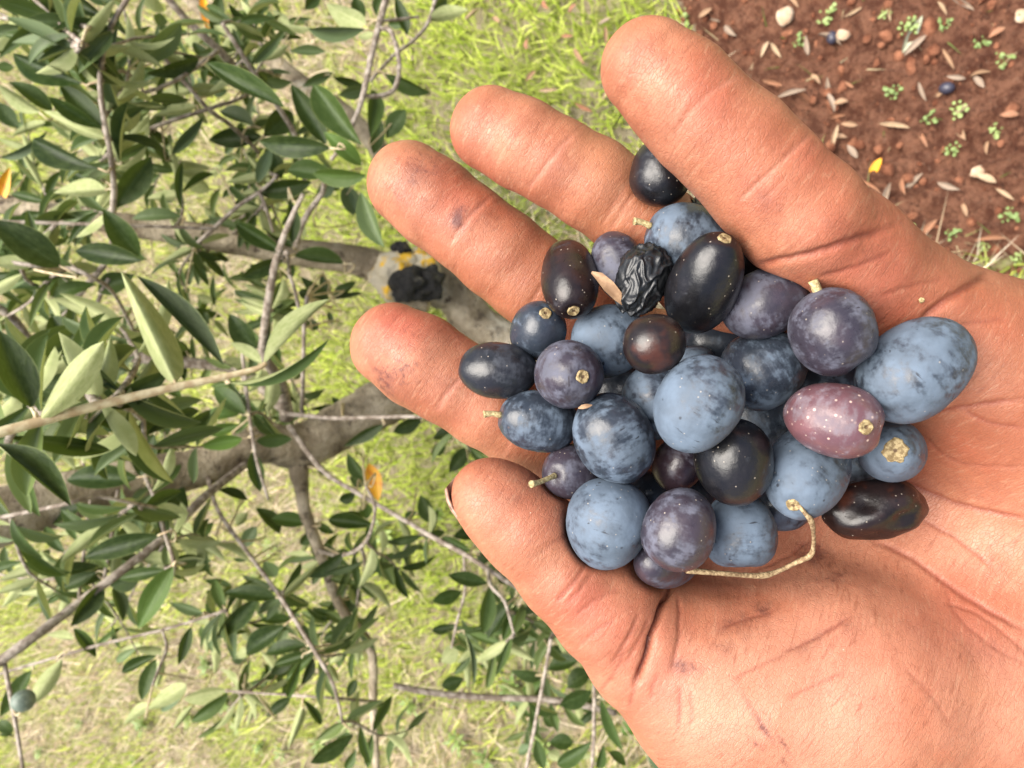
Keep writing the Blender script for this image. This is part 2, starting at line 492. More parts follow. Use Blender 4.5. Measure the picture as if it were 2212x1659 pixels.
# seedlings: little round-leaved weeds
wd = NT('weed_leaf'); wi = wd.n('ObjectInfo')
wd.set(Base_Color=wd.mix(wi.outputs['Random'], (.12, .18, .04), (.22, .28, .08)), Roughness=.5)
def weed_mesh(k):
    r_ = random.Random(k)
    V, F = [], []
    for q in range(16):
        a = r_.uniform(0, 6.28); d = r_.uniform(.1, 1) * .018; s_ = r_.uniform(.0018, .0042); h = r_.uniform(.004, .016)
        c = Vector((math.cos(a) * d, math.sin(a) * d, h))
        b = len(V)
        V.append(c)
        for m8 in range(7):
            t = 2 * math.pi * m8 / 7
            V.append(c + Vector((math.cos(t) * s_, math.sin(t) * s_, .0018 * math.cos(2 * t) + r_.uniform(0, .0012))))
        for m8 in range(7): F.append((b, b + 1 + m8, b + 1 + (m8 + 1) % 7))
        b = len(V)                                    # stalk
        V += [Vector((0, 0, 0)), Vector((.0008, 0, 0)), c]
        F.append((b, b + 1, b + 2))
    return mesh_from('weed', V, F)
WEEDS = [weed_mesh(k) for k in range(4)]
for m_ in WEEDS: m_.materials.append(wd.mat)
for k, (u, v) in enumerate([(1790, 40), (1915, 40), (1970, 60), (2040, 60), (2120, 95), (1930, 200), (2080, 245), (2010, 260), (2150, 290), (1730, 90), (2060, 330), (2170, 130), (1960, 500), (2060, 510), (2120, 540), (1480, 50), (1900, 540), (2180, 470), (2190, 560)]):
    p = ground_hit(u, v)
    o = bpy.data.objects.new('weed', WEEDS[k % 4]); o.location = (p.x, p.y, ground_z(p.x, p.y)); o.rotation_euler = (0, 0, k * 1.3)
    s_ = random.Random(k).uniform(.5, 1.0); o.scale = (s_, s_, s_)
    link(o); tag(o, 'little round leaved green weed sprouting from the red earth', 'weed', 'weeds on the red earth')
# broad-leaved rosettes in the straw
def rosette_mesh(k):
    r_ = random.Random(k + 90)
    V, F = [], []
    for q in range(9):
        a = q * .7 + r_.uniform(-.2, .2); L = r_.uniform(.014, .034)
        b = len(V)
        for i in range(5):
            t = i / 4
            w = .0042 * math.sin(math.pi * (t * .85 + .12))
            x = L * t; z = .004 + .022 * math.sin(t * 2.0) * r_.uniform(.8, 1.1)
            for s_ in (-1, 0, 1):
                V.append(Vector((x * math.cos(a) - s_ * w * math.sin(a), x * math.sin(a) + s_ * w * math.cos(a), z + abs(s_) * .002)))
        for i in range(4):
            for s_ in range(2):
                c = b + i * 3 + s_
                F.append((c, c + 3, c + 4, c + 1))
    return mesh_from('rosette_weed', V, F)
ROS = [rosette_mesh(k) for k in range(3)]
for m_ in ROS: m_.materials.append(wd.mat)
for k, (u, v) in enumerate([(320, 1560), (520, 1565), (500, 1510), (570, 1610), (620, 1620), (420, 1545), (460, 1430), (700, 1600), (300, 1640), (760, 1560), (1000, 1590), (900, 1520), (1060, 1630), (560, 1250), (960, 1110), (840, 1150),
                            (600, 1180), (100, 1620), (180, 1560), (1180, 1610), (1120, 1480), (790, 1400)]):
    p = ground_hit(u, v)
    o = bpy.data.objects.new('rosette_weed', ROS[k % 3]); o.location = (p.x, p.y, ground_z(p.x, p.y)); o.rotation_euler = (0, 0, k * 2.3)
    s_ = random.Random(k).uniform(.7, 1.2); o.scale = (s_, s_, s_)
    link(o); tag(o, 'small leafy green rosette weed growing in the dry straw', 'weed', 'rosette weeds in the straw')

# crumbs and clods of red earth, with chopped straw between them: loose ground cover
CV_, CF_, nbc = [], [], 0
bm = bmesh.new(); bmesh.ops.create_icosphere(bm, subdivisions=1, radius=1)
iv = np.array([v.co[:] for v in bm.verts]); bm.faces.ensure_lookup_table(); bm.verts.index_update()
itri = np.array([[v.index for v in f.verts] for f in bm.faces]); bm.free()
P = scatter(26000)
sdp = soil_dist(P)
P = P[(sdp > -.03)][:7000]
PZ = ground_zv(P)
for (x, y), pz in zip(P, PZ):
    r = .0012 + .0100 * rng.random() ** 5
    q = iv * (1 + rng.uniform(-.45, .45, (len(iv), 1))) * np.array([r * rng.uniform(.8, 1.4), r, r * rng.uniform(.6, 1.0)])
    CV_.append(q + np.array([x, y, pz + r * .1])); CF_.append(itri + nbc); nbc += len(iv)
cme = mesh_np('soil_clods', np.concatenate(CV_), np.concatenate(CF_), False)
cm = NT('soil_clod'); cmc = cm.coord()
cm.set(Base_Color=cm.mix(cm.ramp(cm.noise(cmc, 40, 5, .7), .35, .68), (.11, .038, .020), (.30, .130, .072)), Roughness=.95, Specular_IOR_Level=.15, Normal=cm.bump(cm.noise(cmc, 300, 4, .7), .8, .004))
cme.materials.append(cm.mat)
co_ = bpy.data.objects.new('soil_clods', cme); link(co_); tag(co_, 'loose crumbs and clods of red earth', 'soil', kind='stuff')
# ------------------------------------------------------------------ the olive tree
TREE = empty('olive_tree', ground_hit(1480, 900))
tag(TREE, 'grey barked olive tree with lichened limbs and silvery green leaves behind the hand', 'tree')
TO = TREE.location.copy()
bk = NT('olive_bark'); bc = bk.coord()
b1 = bk.mix(bk.ramp(bk.noise(bc, 22, 6, .65), .38, .66), (.22, .175, .115), (.52, .44, .32))
b1 = bk.mix(bk.ramp(bk.noise(bc, 55, 5, .7), .54, .68), b1, (.09, .068, .048))
b1 = bk.mix(bk.ramp(bk.noise(bc, 15, 4, .6), .58, .70, 0, .6), b1, (.60, .56, .46))
bk.set(Base_Color=b1, Roughness=.9, Specular_IOR_Level=.2, Normal=bk.bump(bk.math('ADD', bk.noise(bc, 60, 6, .7), bk.noise(bk.mapping(bc, scale=(1, 1, 1)), 200, 4, .7)), .8, .008))
lk = NT('lichened_knot'); kc = lk.coord()
k1 = lk.mix(lk.ramp(lk.noise(kc, 28, 5, .65), .56, .70), (.012, .011, .010), (.12, .11, .08))
lk.set(Base_Color=k1, Roughness=.9, Normal=lk.bump(lk.noise(kc, 70, 5, .7), .9, .01))
tb = NT('twig_grey'); tbc = tb.coord()
tb.set(Base_Color=tb.mix(tb.ramp(tb.noise(tbc, 120, 4), .4, .62), (.15, .115, .085), (.34, .29, .24)), Roughness=.8, Normal=tb.bump(tb.noise(tbc, 300, 4), .6, .002))
ty = NT('twig_young')
tyc = ty.coord()
ty.set(Base_Color=ty.mix(ty.ramp(ty.noise(tyc, 150, 4), .4, .62), (.34, .25, .14), (.50, .43, .27)), Roughness=.6)
BR = []       # sampled branch points (u, v, d) for hanging leaves on
def wood(name, path, mat, sides=8, wob=.0, cap=True, sub=6, sample=True):
    """path: (u, v, d, width px)"""
    pts = [at(p[0], p[1], p[2]) for p in path]
    rad = [p[3] * .5 * p[2] / FPX for p in path]
    P, RR = smooth_path(pts, rad, sub)
    V, F = tube_data(P, RR, sides, cap, wob, int(path[0][0] + path[0][1] * 3))
    o = bpy.data.objects.new(name, mesh_from(name, [v - TO for v in V], F))
    o.data.materials.append(mat)
    link(o, TREE)
    if sample:
        U = np.array([[p[0], p[1], p[2]] for p in path])
        for k in range(len(U) - 1):
            for t in np.linspace(0, 1, 14):
                BR.append(U[k] * (1 - t) + U[k + 1] * t)
    return o
def gpt(u, v):                      # ground point expressed as u, v, d
    p = np.array(ground_hit(u, v)) - LOC
    return float(p @ np.array(FWD))
# trunk from behind the palm up to the fork behind the fingers
TD = gpt(1480, 900)
wood('trunk', [(1495, 905, TD + .03, 190), (1440, 880, TD - .06, 165), (1320, 830, 1.28, 140), (1180, 770, 1.20, 120), (1080, 740, 1.16, 105)], bk.mat, 16, .10, sample=False)
wood('limb', [(1120, 760, 1.16, 100), (1030, 700, 1.14, 92), (985, 640, 1.12, 88), (925, 612, 1.10, 95), (850, 590, 1.08, 82), (768, 562, 1.06, 66), (640, 545, 1.04, 60), (470, 515, 1.03, 56), (240, 480, 1.0, 48), (70, 452, .98, 44), (-120, 420, .96, 38)], bk.mat, 14, .10)
wood('limb', [(1190, 775, 1.20, 110), (1060, 800, 1.16, 108), (930, 828, 1.12, 108), (830, 868, 1.08, 104), (740, 918, 1.05, 100), (650, 965, 1.02, 100), (560, 960, .98, 82), (430, 1010, .93, 86), (300, 1035, .88, 92), (150, 1072, .83, 108), (0, 1115, .78, 128), (-140, 1160, .74, 140)], bk.mat, 16, .10)
wood('limb', [(650, 960, 1.02, 60), (645, 1010, 1.01, 46), (652, 1060, 1.01, 30), (660, 1110, 1.01, 26), (690, 1190, 1.02, 24), (735, 1310, 1.04, 22), (800, 1400, 1.05, 20), (806, 1520, 1.04, 18), (815, 1700, 1.03, 16)], bk.mat, 10, .12)
wood('limb', [(1085, 735, 1.17, 80), (1010, 720, 1.15, 62), (950, 560, 1.16, 48), (800, 300, 1.20, 40), (650, 178, 1.22, 36), (560, 110, 1.22, 34), (470, 50, 1.22, 30), (380, -30, 1.22, 26)], bk.mat, 12, .10)
ly = NT('yellow_lichen'); lyc = ly.coord()
ly.set(Base_Color=ly.mix(ly.ramp(ly.noise(lyc, 45, 5, .65), .50, .60), (.50, .44, .32), (.72, .43, .03)), Roughness=.9, Normal=ly.bump(ly.noise(lyc, 90, 5, .7), .9, .008))
def knot(u, v, d, r, squash, k, mat=None):
    bm = bmesh.new(); bmesh.ops.create_icosphere(bm, subdivisions=4, radius=1)
    for vv in bm.verts:
        n = vv.co.normalized()
        vv.co = n * r * (1 + .38 * mnoise.noise(n * 1.8 + Vector((k, 0, 0))) + .14 * mnoise.noise(n * 5 + Vector((0, k, 0))))
    m_ = bpy.data.meshes.new('knot'); bm.to_mesh(m_); bm.free()
    m_.polygons.foreach_set('use_smooth', [True] * len(m_.polygons)); m_.materials.append(mat or lk.mat)
    o = bpy.data.objects.new('knot', m_); o.location = at(u, v, d) - TO; o.scale = squash
    link(o, TREE)
knot(885, 615, 1.02, .024, (1, 1, 1), 1); knot(925, 612, 1.03, .022, (1, 1, .9), 2); knot(866, 540, 1.04, .012, (1, 1, 1), 3)
knot(858, 598, 1.05, .033, (1, 1, 1), 7, ly.mat); knot(905, 580, 1.06, .028, (1, 1, 1), 8, ly.mat); knot(890, 640, 1.07, .026, (1, 1, 1), 9, bk.mat)
BRANCHES = [  # (u, v, d, width)
 [(620, 900, 1.0, 34), (612, 850, .95, 26), (600, 815, .9, 24), (572, 775, .86, 20), (568, 740, .84, 19), (580, 650, .8, 18), (592, 583, .78, 17), (610, 520, .76, 14), (630, 470, .75, 12), (655, 420, .74, 10)],
 [(535, 1000, .95, 18), (440, 1075, .85, 18), (368, 1150, .8, 18), (260, 1235, .76, 19), (167, 1305, .74, 20), (70, 1378, .70, 22), (-30, 1450, .68, 24)],
 [(10, 1432, .69, 10), (18, 1480, .68, 10), (35, 1570, .66, 9), (52, 1680, .65, 8)],
 [(-20, 1462, .8, 6), (60, 1438, .8, 7), (208, 1395, .8, 7), (364, 1357, .8, 7), (490, 1318, .8, 6)],
 [(-20, 655, .9, 16), (30, 690, .92, 18), (72, 745, .95, 22), (115, 755, .96, 24), (278, 770, 1.0, 25), (382, 781, 1.02, 25), (520, 802, 1.06, 24), (610, 880, 1.08, 26)],
 [(150, 653, .92, 20), (240, 700, .96, 22), (335, 760, 1.0, 24), (390, 783, 1.02, 24)],
 [(236, 600, .86, 9), (214, 645, .88, 10), (200, 700, .9, 11), (184, 752, .95, 12)],
 [(290, -25, .62, 12), (240, 55, .62, 12), (225, 110, .62, 11), (216, 170, .62, 11), (222, 240, .63, 12), (238, 330, .65, 12), (246, 400, .67, 13), (243, 460, .7, 13), (232, 560, .8, 14), (150, 655, .92, 16)],
 [(350, -20, .9, 16), (400, 40, .92, 16), (470, 105, .95, 17), (520, 150, 1.0, 18), (600, 160, 1.19, 18)],
 [(480, 50, .84, 9), (515, 105, .85, 10), (552, 165, .87, 11), (600, 230, .9, 11), (640, 300, .93, 11), (660, 400, .96, 11)],
 [(215, 225, .8, 8), (265, 212, .8, 8), (375, 177, .82, 9), (470, 110, .94, 10)],
 [(250, 310, .85, 7), (340, 272, .86, 9), (448, 236, .88, 9), (520, 212, .92, 8), (560, 180, 1.0, 9)],
 [(350, 120, .85, 8), (413, 195, .86, 9), (455, 240, .88, 10), (500, 272, .92, 9), (560, 330, .98, 9)],
 [(420, 530, .9, 7), (465, 490, .88, 9), (515, 445, .87, 9), (560, 415, .86, 8), (600, 380, .85, 7)],
 [(560, 415, .86, 8), (575, 450, .86, 7), (590, 500, .9, 7)],
 [(640, 530, .9, 14), (652, 486, .86, 13), (672, 450, .84, 13), (695, 420, .82, 12), (700, 395, .8, 11)],
 [(-20, 478, .74, 8), (150, 483, .76, 8), (300, 488, .78, 8), (470, 494, .82, 7)],
 [(838, -20, .82, 15), (817, 62, .8, 14), (800, 130, .78, 14), (787, 195, .77, 13), (770, 250, .76, 11), (740, 310, .74, 10), (716, 345, .73, 9)],
 [(820, 62, .80, 10), (842, 66, .8, 11), (858, 110, .8, 11), (862, 150, .8, 11), (850, 195, .79, 11), (810, 208, .78, 11), (784, 205, .77, 10)],
 [(800, 175, .9, 7), (850, 120, .95, 8), (890, 90, 1.0, 8), (925, 48, 1.02, 8), (945, -20, 1.04, 9)],
 [(815, 45, .8, 8), (860, 42, .82, 7), (905, 36, .84, 5)],
 [(610, 893, .9, 10), (713, 903, .88, 9), (800, 902, .86, 9), (885, 900, .84, 8), (1000, 905, .83, 7)],
 [(625, 920, .96, 14), (695, 1014, .92, 12), (762, 1059, .9, 11), (876, 1125, .88, 11), (935, 1160, .86, 11), (1010, 1201, .84, 11), (1055, 1231, .83, 11), (1150, 1290, .83, 9)],
 [(1002, 1200, .85, 6), (1004, 1277, .82, 6), (988, 1340, .8, 6), (975, 1400, .8, 5)],
 [(850, 1480, .95, 13), (932, 1496, .96, 14), (1050, 1506, .98, 14), (1203, 1513, 1.0, 14), (1330, 1540, 1.02, 13)],
 [(1190, 1380, .82, 8), (1176, 1458, .82, 8), (1155, 1570, .8, 8), (1130, 1690, .8, 8)],
 [(1283, 1430, .84, 9), (1284, 1520, .82, 9), (1282, 1600, .8, 9), (1276, 1690, .8, 8)],
 [(305, 1000, .9, 8), (318, 1040, .8, 9), (340, 1090, .75, 9), (352, 1140, .72, 9), (375, 1215, .7, 9), (368, 1260, .7, 6)],
 [(255, 1060, .84, 7), (250, 1090, .8, 8), (240, 1165, .78, 8), (225, 1250, .77, 8)],
 [(195, 1080, .8, 6), (185, 1160, .8, 7), (178, 1220, .8, 7), (170, 1300, .76, 7)],
 [(664, 640, .84, 9), (657, 700, .84, 9), (655, 800, .86, 9), (652, 896, .95, 10)],
 [(625, 590, .82, 8), (640, 640, .83, 8), (650, 690, .84, 9)],
 [(-20, 1122, .58, 9), (80, 1102, .58, 9), (150, 1087, .58, 9), (208, 1073, .6, 9), (280, 1085, .62, 8), (340, 1098, .66, 8)],
 [(445, 1010, .93, 10), (470, 1100, .88, 9), (540, 1200, .84, 9), (604, 1288, .8, 9), (650, 1360, .78, 9), (685, 1415, .77, 9), (720, 1480, .77, 8), (740, 1560, .78, 6)],
 [(480, 1492, .9, 6), (600, 1500, .88, 6), (720, 1508, .86, 6), (815, 1516, 1.03, 8)],
 [(690, 1190, 1.02, 10), (740, 1200, .9, 9), (790, 1170, .84, 8), (810, 1100, .8, 8), (790, 1050, .8, 7)],
 [(350, 1360, .8, 6), (360, 1400, .78, 7), (345, 1440, .76, 7), (330, 1480, .74, 6)],
 [(1055, 1230, .83, 8), (1060, 1265, .8, 8), (1090, 1300, .79, 7), (1110, 1370, .78, 6)],
 [(90, 620, .8, 9), (140, 580, .76, 9), (200, 600, .76, 9), (250, 640, .82, 8), (300, 740, .98, 8)],
 [(-20, 560, .7, 9), (80, 575, .7, 9), (140, 585, .74, 9)],
 [(520, 735, .86, 8), (536, 870, .84, 8), (545, 940, .8, 8), (556, 1000, .78, 7), (580, 1080, .78, 6)],
 [(610, 560, .79, 8), (620, 545, .76, 9), (625, 590, .82, 8)],
]
for b in BRANCHES:
    wood('branch' if max(p[3] for p in b) > 13 else 'twig', b, tb.mat, 8, .10)
# the pale young shoot reaching in from the left, nearest to the lens
wood('shoot', [(-30, 942, .335, 24), (80, 912, .345, 22), (222, 873, .36, 20), (375, 837, .375, 18), (485, 814, .385, 15), (555, 796, .39, 12), (575, 784, .392, 9)], ty.mat, 12, .06)
wood('shoot', [(215, 55, .62, 9), (190, 60, .6, 8), (175, 100, .58, 6)], ty.mat, 8)

# leaves read off one by one: base, tip, width in zoomed survey units, kind
# kinds: 0 dark top, 1 mid green top, 2 pale underside, 3 lighter top with sky sheen put into its colour, 4 yellow, 5 bright young top
ZA, ZB, ZC, ZD, ZE, ZF = (0, 0), (0, 548.6), (0, 1083), (713.2, 0), (713.2, 548.6), (932.6, 1083)
LEAFDATA = [
(ZA, """515,520,80,340,150,0 860,380,1130,140,150,3 1240,370,905,460,100,0 1770,670,1280,385,150,0 700,200,490,460,130,3 700,190,330,190,80,1 660,110,390,-20,120,0 740,20,520,-40,100,0
200,40,110,-60,90,0 615,530,405,230,140,2 540,200,390,40,100,1 640,790,370,520,140,1 330,690,50,510,110,1 640,800,300,600,100,0 650,860,270,690,110,2 250,700,-20,520,100,2 280,760,70,850,60,2
120,800,-20,640,120,0 620,1050,205,870,160,0 650,1160,430,1060,110,0 750,1010,800,630,70,1 655,1070,650,870,110,2 720,1290,940,970,180,1 660,1180,330,1200,130,2 970,780,815,740,90,2 1220,660,950,720,80,2
1180,590,1150,405,100,3 1070,960,1270,720,80,3 1030,740,1220,650,70,3 1630,850,1295,870,140,0 2060,920,1610,880,150,0 2030,900,1810,520,150,0 2250,900,1950,530,190,1 1640,850,1820,700,170,1
2250,1030,2015,820,120,5 2100,1090,1790,1060,140,1 2280,1090,1945,1080,130,5 1940,1130,1615,1200,130,0 1750,1110,1680,930,110,0 1600,1140,1690,920,90,3 1800,1240,1820,1520,95,0 1970,1220,2080,1150,100,3
2200,1340,2140,1160,120,3 1580,780,1370,690,110,3 1560,400,1760,220,80,3 1640,500,1820,510,80,3 1880,540,2070,450,70,3 1800,320,2030,320,70,3 2274,180,1915,180,100,3 2274,150,2030,20,150,2
1330,240,1370,-40,100,1 1310,220,1260,-40,60,4 1180,150,1200,300,110,2 990,170,1000,80,90,3 960,-30,960,75,150,2 1550,60,1470,250,90,3 1640,240,1420,20,80,0 660,340,750,560,90,3
0,980,300,810,60,3 -10,1280,60,1040,80,4 870,1590,640,1300,170,0 890,1620,465,1560,150,0 920,1620,735,1440,80,5 380,1659,-60,1370,220,0 270,1610,170,1300,80,3 1780,1580,1465,1385,120,0
1820,1540,1640,1420,80,0 2140,1640,1820,1590,110,1 1770,1610,1550,1650,60,0 1130,1350,820,1360,90,3 480,1400,540,1290,50,3 360,1470,480,1400,50,3 430,1370,340,1200,70,3 1310,1180,1130,1100,110,2 1380,1370,1270,1290,70,2
1290,560,1230,480,60,3 1030,920,1060,830,50,3 250,180,270,330,40,3 120,240,60,120,70,2 320,340,230,440,60,3 900,300,800,420,60,2 1290,380,1200,260,80,0 1350,60,1420,180,70,1 820,520,760,640,60,3
1700,60,1800,160,70,2 1420,560,1310,560,80,0 1900,60,1990,-30,90,0 480,60,560,160,60,1 -30,420,90,420,70,1 -20,330,70,250,80,1 1000,1250,1120,1180,60,3 560,1480,440,1500,70,0 1300,1090,1390,1020,60,2
250,1230,160,1130,60,2 90,1180,150,1330,70,3 1580,1000,1500,1080,60,3 1100,820,1180,880,50,2 1400,960,1480,880,50,3"""),
(ZB, """230,1060,650,540,200,2 1090,800,750,100,210,2 1390,690,850,130,150,0 1640,690,2060,280,90,2 1420,800,2050,530,70,5 1630,680,1430,550,80,2 1570,720,1390,650,90,2 1690,750,1660,990,110,2
690,960,1060,720,150,1 650,960,1020,870,60,0 500,690,320,380,190,0 430,700,300,490,60,2 200,960,-10,470,230,0 340,740,120,600,130,0 430,740,215,860,120,1 650,780,800,640,150,3 610,230,840,130,150,1
240,70,-60,50,100,2 240,100,-10,200,80,1 270,220,-10,220,60,0 270,210,430,130,110,1 330,270,600,190,100,1 400,400,270,260,150,1 1160,690,1130,540,60,0 1150,640,1150,790,50,0 1600,590,1425,370,150,0 1760,30,1500,150,110,0
1780,150,1830,60,70,1 2050,290,1870,140,80,0 2040,290,1860,230,80,0 2060,250,2000,120,70,0 2070,270,2212,190,60,1 2080,280,2250,250,30,3 1860,360,1730,340,45,0 1980,470,1920,410,70,0
570,1060,860,1060,130,0 960,1090,800,1100,60,1 960,1070,920,890,150,1 1040,1130,1000,1020,70,3 1020,1000,1270,1060,100,0 1490,1000,1240,1020,90,5 1490,1060,1300,1120,90,5 1510,1150,1240,1200,100,5 1530,1000,1330,830,130,1
1540,1020,1500,860,60,0 1590,1160,1820,1150,100,1 1540,1140,1490,1310,70,3 1570,1230,1620,1480,110,1 1650,1030,1570,1090,110,3 960,1120,870,1385,170,0 860,1390,415,1410,170,0 860,1400,650,1490,50,3 940,1370,1170,1590,170,1
-40,1180,445,1575,150,0 70,1540,220,1380,70,3 490,1300,430,1480,80,2 440,1190,350,1050,90,3 330,1180,280,1310,60,1 240,1090,120,1200,100,1 200,1000,-20,1010,110,0 1360,1470,1540,1530,70,0 2020,1380,1960,1310,50,0 2130,960,2070,890,40,0
820,340,740,380,60,2 1200,60,1180,200,60,3 1110,300,1180,210,60,3 1300,440,1270,360,60,0 1220,260,1320,300,60,2 2040,360,2070,440,40,3 80,880,160,780,90,1 1330,130,1340,330,40,3 480,1000,540,1100,40,0 1180,880,1130,1000,80,3 280,900,350,1000,70,1
-30,820,80,780,110,0 130,330,40,300,80,1 -20,300,100,420,90,1 560,1100,640,1230,80,2 760,1180,700,1300,70,2"""),
(ZC, """560,20,300,150,90,0 990,210,520,350,150,0 980,120,840,190,90,1 970,200,940,330,90,0 1080,380,835,360,90,2 1080,400,860,795,160,5 620,400,255,460,90,0 600,440,390,540,100,1 640,520,440,780,130,0 900,400,690,530,150,1
700,540,765,750,90,3 260,430,75,600,70,0 260,410,80,400,60,2 310,300,200,380,80,1 300,480,240,600,40,2 420,560,280,640,50,1 430,590,370,710,70,2 660,430,590,490,60,2 460,790,600,970,80,1 390,980,190,1270,120,2
200,1050,0,1340,110,1 0,1360,80,1440,80,1 0,1450,80,1455,40,1 980,960,755,1065,80,0 970,980,880,1240,100,1 1010,960,970,1160,70,2 1190,780,1110,1020,80,1 1300,740,1290,950,70,2 1270,700,1050,630,70,3
1440,520,1270,490,60,1 1440,600,1280,560,90,1 1720,600,1395,570,110,0 1610,600,1345,860,130,0 1420,720,1330,800,60,0 1770,770,1535,950,140,0 1810,730,1610,740,70,5 1760,630,1880,620,90,1 1910,900,1650,950,100,0 1830,960,1680,1080,90,0
1940,960,1810,1000,70,5 1940,960,1870,1150,70,0 1880,970,1790,1220,70,1 1860,1030,1750,1220,60,0 1930,900,1820,720,70,1 2000,900,2212,900,90,1 2010,860,2200,750,80,1 2230,560,2100,730,110,0 2140,320,1905,470,100,0
2120,380,2130,510,80,1 2090,320,2200,330,50,1 1940,130,1690,110,110,5 1740,200,1590,40,100,1 1600,160,1500,290,100,3 1540,70,1470,150,80,2 1330,130,1210,220,90,1 1330,340,1110,240,110,2 1320,370,1140,420,80,3 1200,200,1110,150,90,2
1640,370,1720,470,110,3 1540,370,1450,360,30,1 2040,115,2330,150,110,0 1970,170,1870,270,80,1 1970,130,2080,200,60,1 1570,880,1520,760,60,2 1540,920,1460,970,70,2 1410,1170,1140,1230,110,2 1160,1140,910,1300,120,2 920,1260,770,1390,80,2
1150,1180,1000,1310,70,3 1420,1190,1190,1370,100,1 1200,1270,1080,1420,50,2 1810,1220,1655,1340,80,0 1880,1290,1790,1550,70,2 1880,1230,2000,1390,60,1 1600,1240,1540,1400,40,2 2040,1010,2010,1300,40,3
2040,1010,2110,1120,80,2 2200,1450,1930,1630,110,0 2220,1110,2160,1220,70,0 1640,1000,1650,1160,30,0 2190,1450,2010,1440,50,1 2212,1540,2150,1670,70,1 860,180,950,100,80,1 350,370,480,350,60,1 1440,980,1550,990,60,3 1750,800,1860,830,80,2
120,1020,230,1000,50,2 290,830,460,860,60,2 880,900,740,930,40,2 1560,980,1510,1080,40,3 1700,640,1740,740,70,1"""),
(ZD, """220,550,50,590,90,3 250,860,270,560,120,1 350,860,470,680,130,1 270,960,310,730,100,1 20,480,220,540,60,0 340,460,625,575,100,1 180,1350,100,1150,110,3 190,1195,340,1540,140,3 610,120,860,60,100,2 640,90,720,-20,80,1
480,220,410,-20,90,0 360,150,480,150,60,1 210,130,150,-20,100,0 290,100,320,-30,60,1 170,230,280,200,50,2 60,1180,-30,1110,80,1"""),
(ZE, """20,260,160,170,70,1 30,270,200,240,40,3 580,1020,390,1110,100,0 330,1060,80,1200,80,0 110,1050,50,1180,70,0 640,1150,830,1120,100,0 720,1170,630,1260,80,0 870,1200,740,1360,110,0 890,1260,930,1180,80,1 80,980,10,890,50,1
220,1400,110,1240,90,1 220,1430,120,1390,90,1 240,1305,300,1540,110,4 200,1540,230,1650,90,5 160,1480,60,1540,80,0 560,1500,660,1680,110,1 0,1650,230,1620,80,0 470,1650,540,1600,60,1 830,1000,760,940,70,0 960,1240,900,1180,60,1"""),
(ZF, """310,200,130,220,100,0 250,310,60,220,80,1 360,370,280,320,80,0 0,190,40,50,50,0 350,510,100,460,100,0 360,520,320,830,110,1 370,500,430,640,60,1 190,560,0,620,100,0 520,590,350,860,120,0 530,640,440,870,90,1 590,660,510,740,80,0
640,700,600,830,80,0 600,780,520,900,100,3 160,760,0,800,70,0 200,820,260,1150,40,3 160,910,60,1000,120,2 200,1100,60,1150,100,0 840,930,700,920,90,0 910,990,720,1050,110,0 690,1090,490,1050,80,1 680,1110,560,1190,80,5
990,1060,840,1160,130,0 1000,1180,795,1270,120,0 920,1370,900,1260,60,2 1030,1290,910,1390,60,0 1050,1220,1190,1560,80,1 1180,1440,1310,1380,110,5 1000,1490,780,1640,110,1 880,1500,730,1500,110,0 700,1670,650,1480,90,1 800,1620,730,1560,80,2
1040,1659,1070,1510,70,1 1010,1590,910,1590,40,2 1340,1580,1500,1670,90,3 1460,1600,1620,1690,90,0 920,1000,1000,900,80,0 1100,1560,1210,1640,70,1 540,1570,620,1520,70,3 760,1400,690,1340,60,1 430,420,350,400,80,1 470,520,410,440,70,0"""),
]
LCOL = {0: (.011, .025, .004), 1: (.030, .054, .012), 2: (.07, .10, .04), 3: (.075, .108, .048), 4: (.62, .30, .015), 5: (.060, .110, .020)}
rl = random.Random(5)
YLEAF = LEAVES[0].copy(); YLEAF.name = 'yellow_leaf'; YLEAF.materials.clear()
yl = NT('yellow_leaf'); ylc = yl.coord()
yl.set(Base_Color=yl.mix(yl.ramp(yl.noise(ylc, 6, 4), .45, .7), (.78, .40, .02), (.62, .20, .015)), Roughness=.5)
YLEAF.materials.append(yl.mat)
BRA = np.array(BR)
TW_V, TW_F = [], []
nleaf = 0
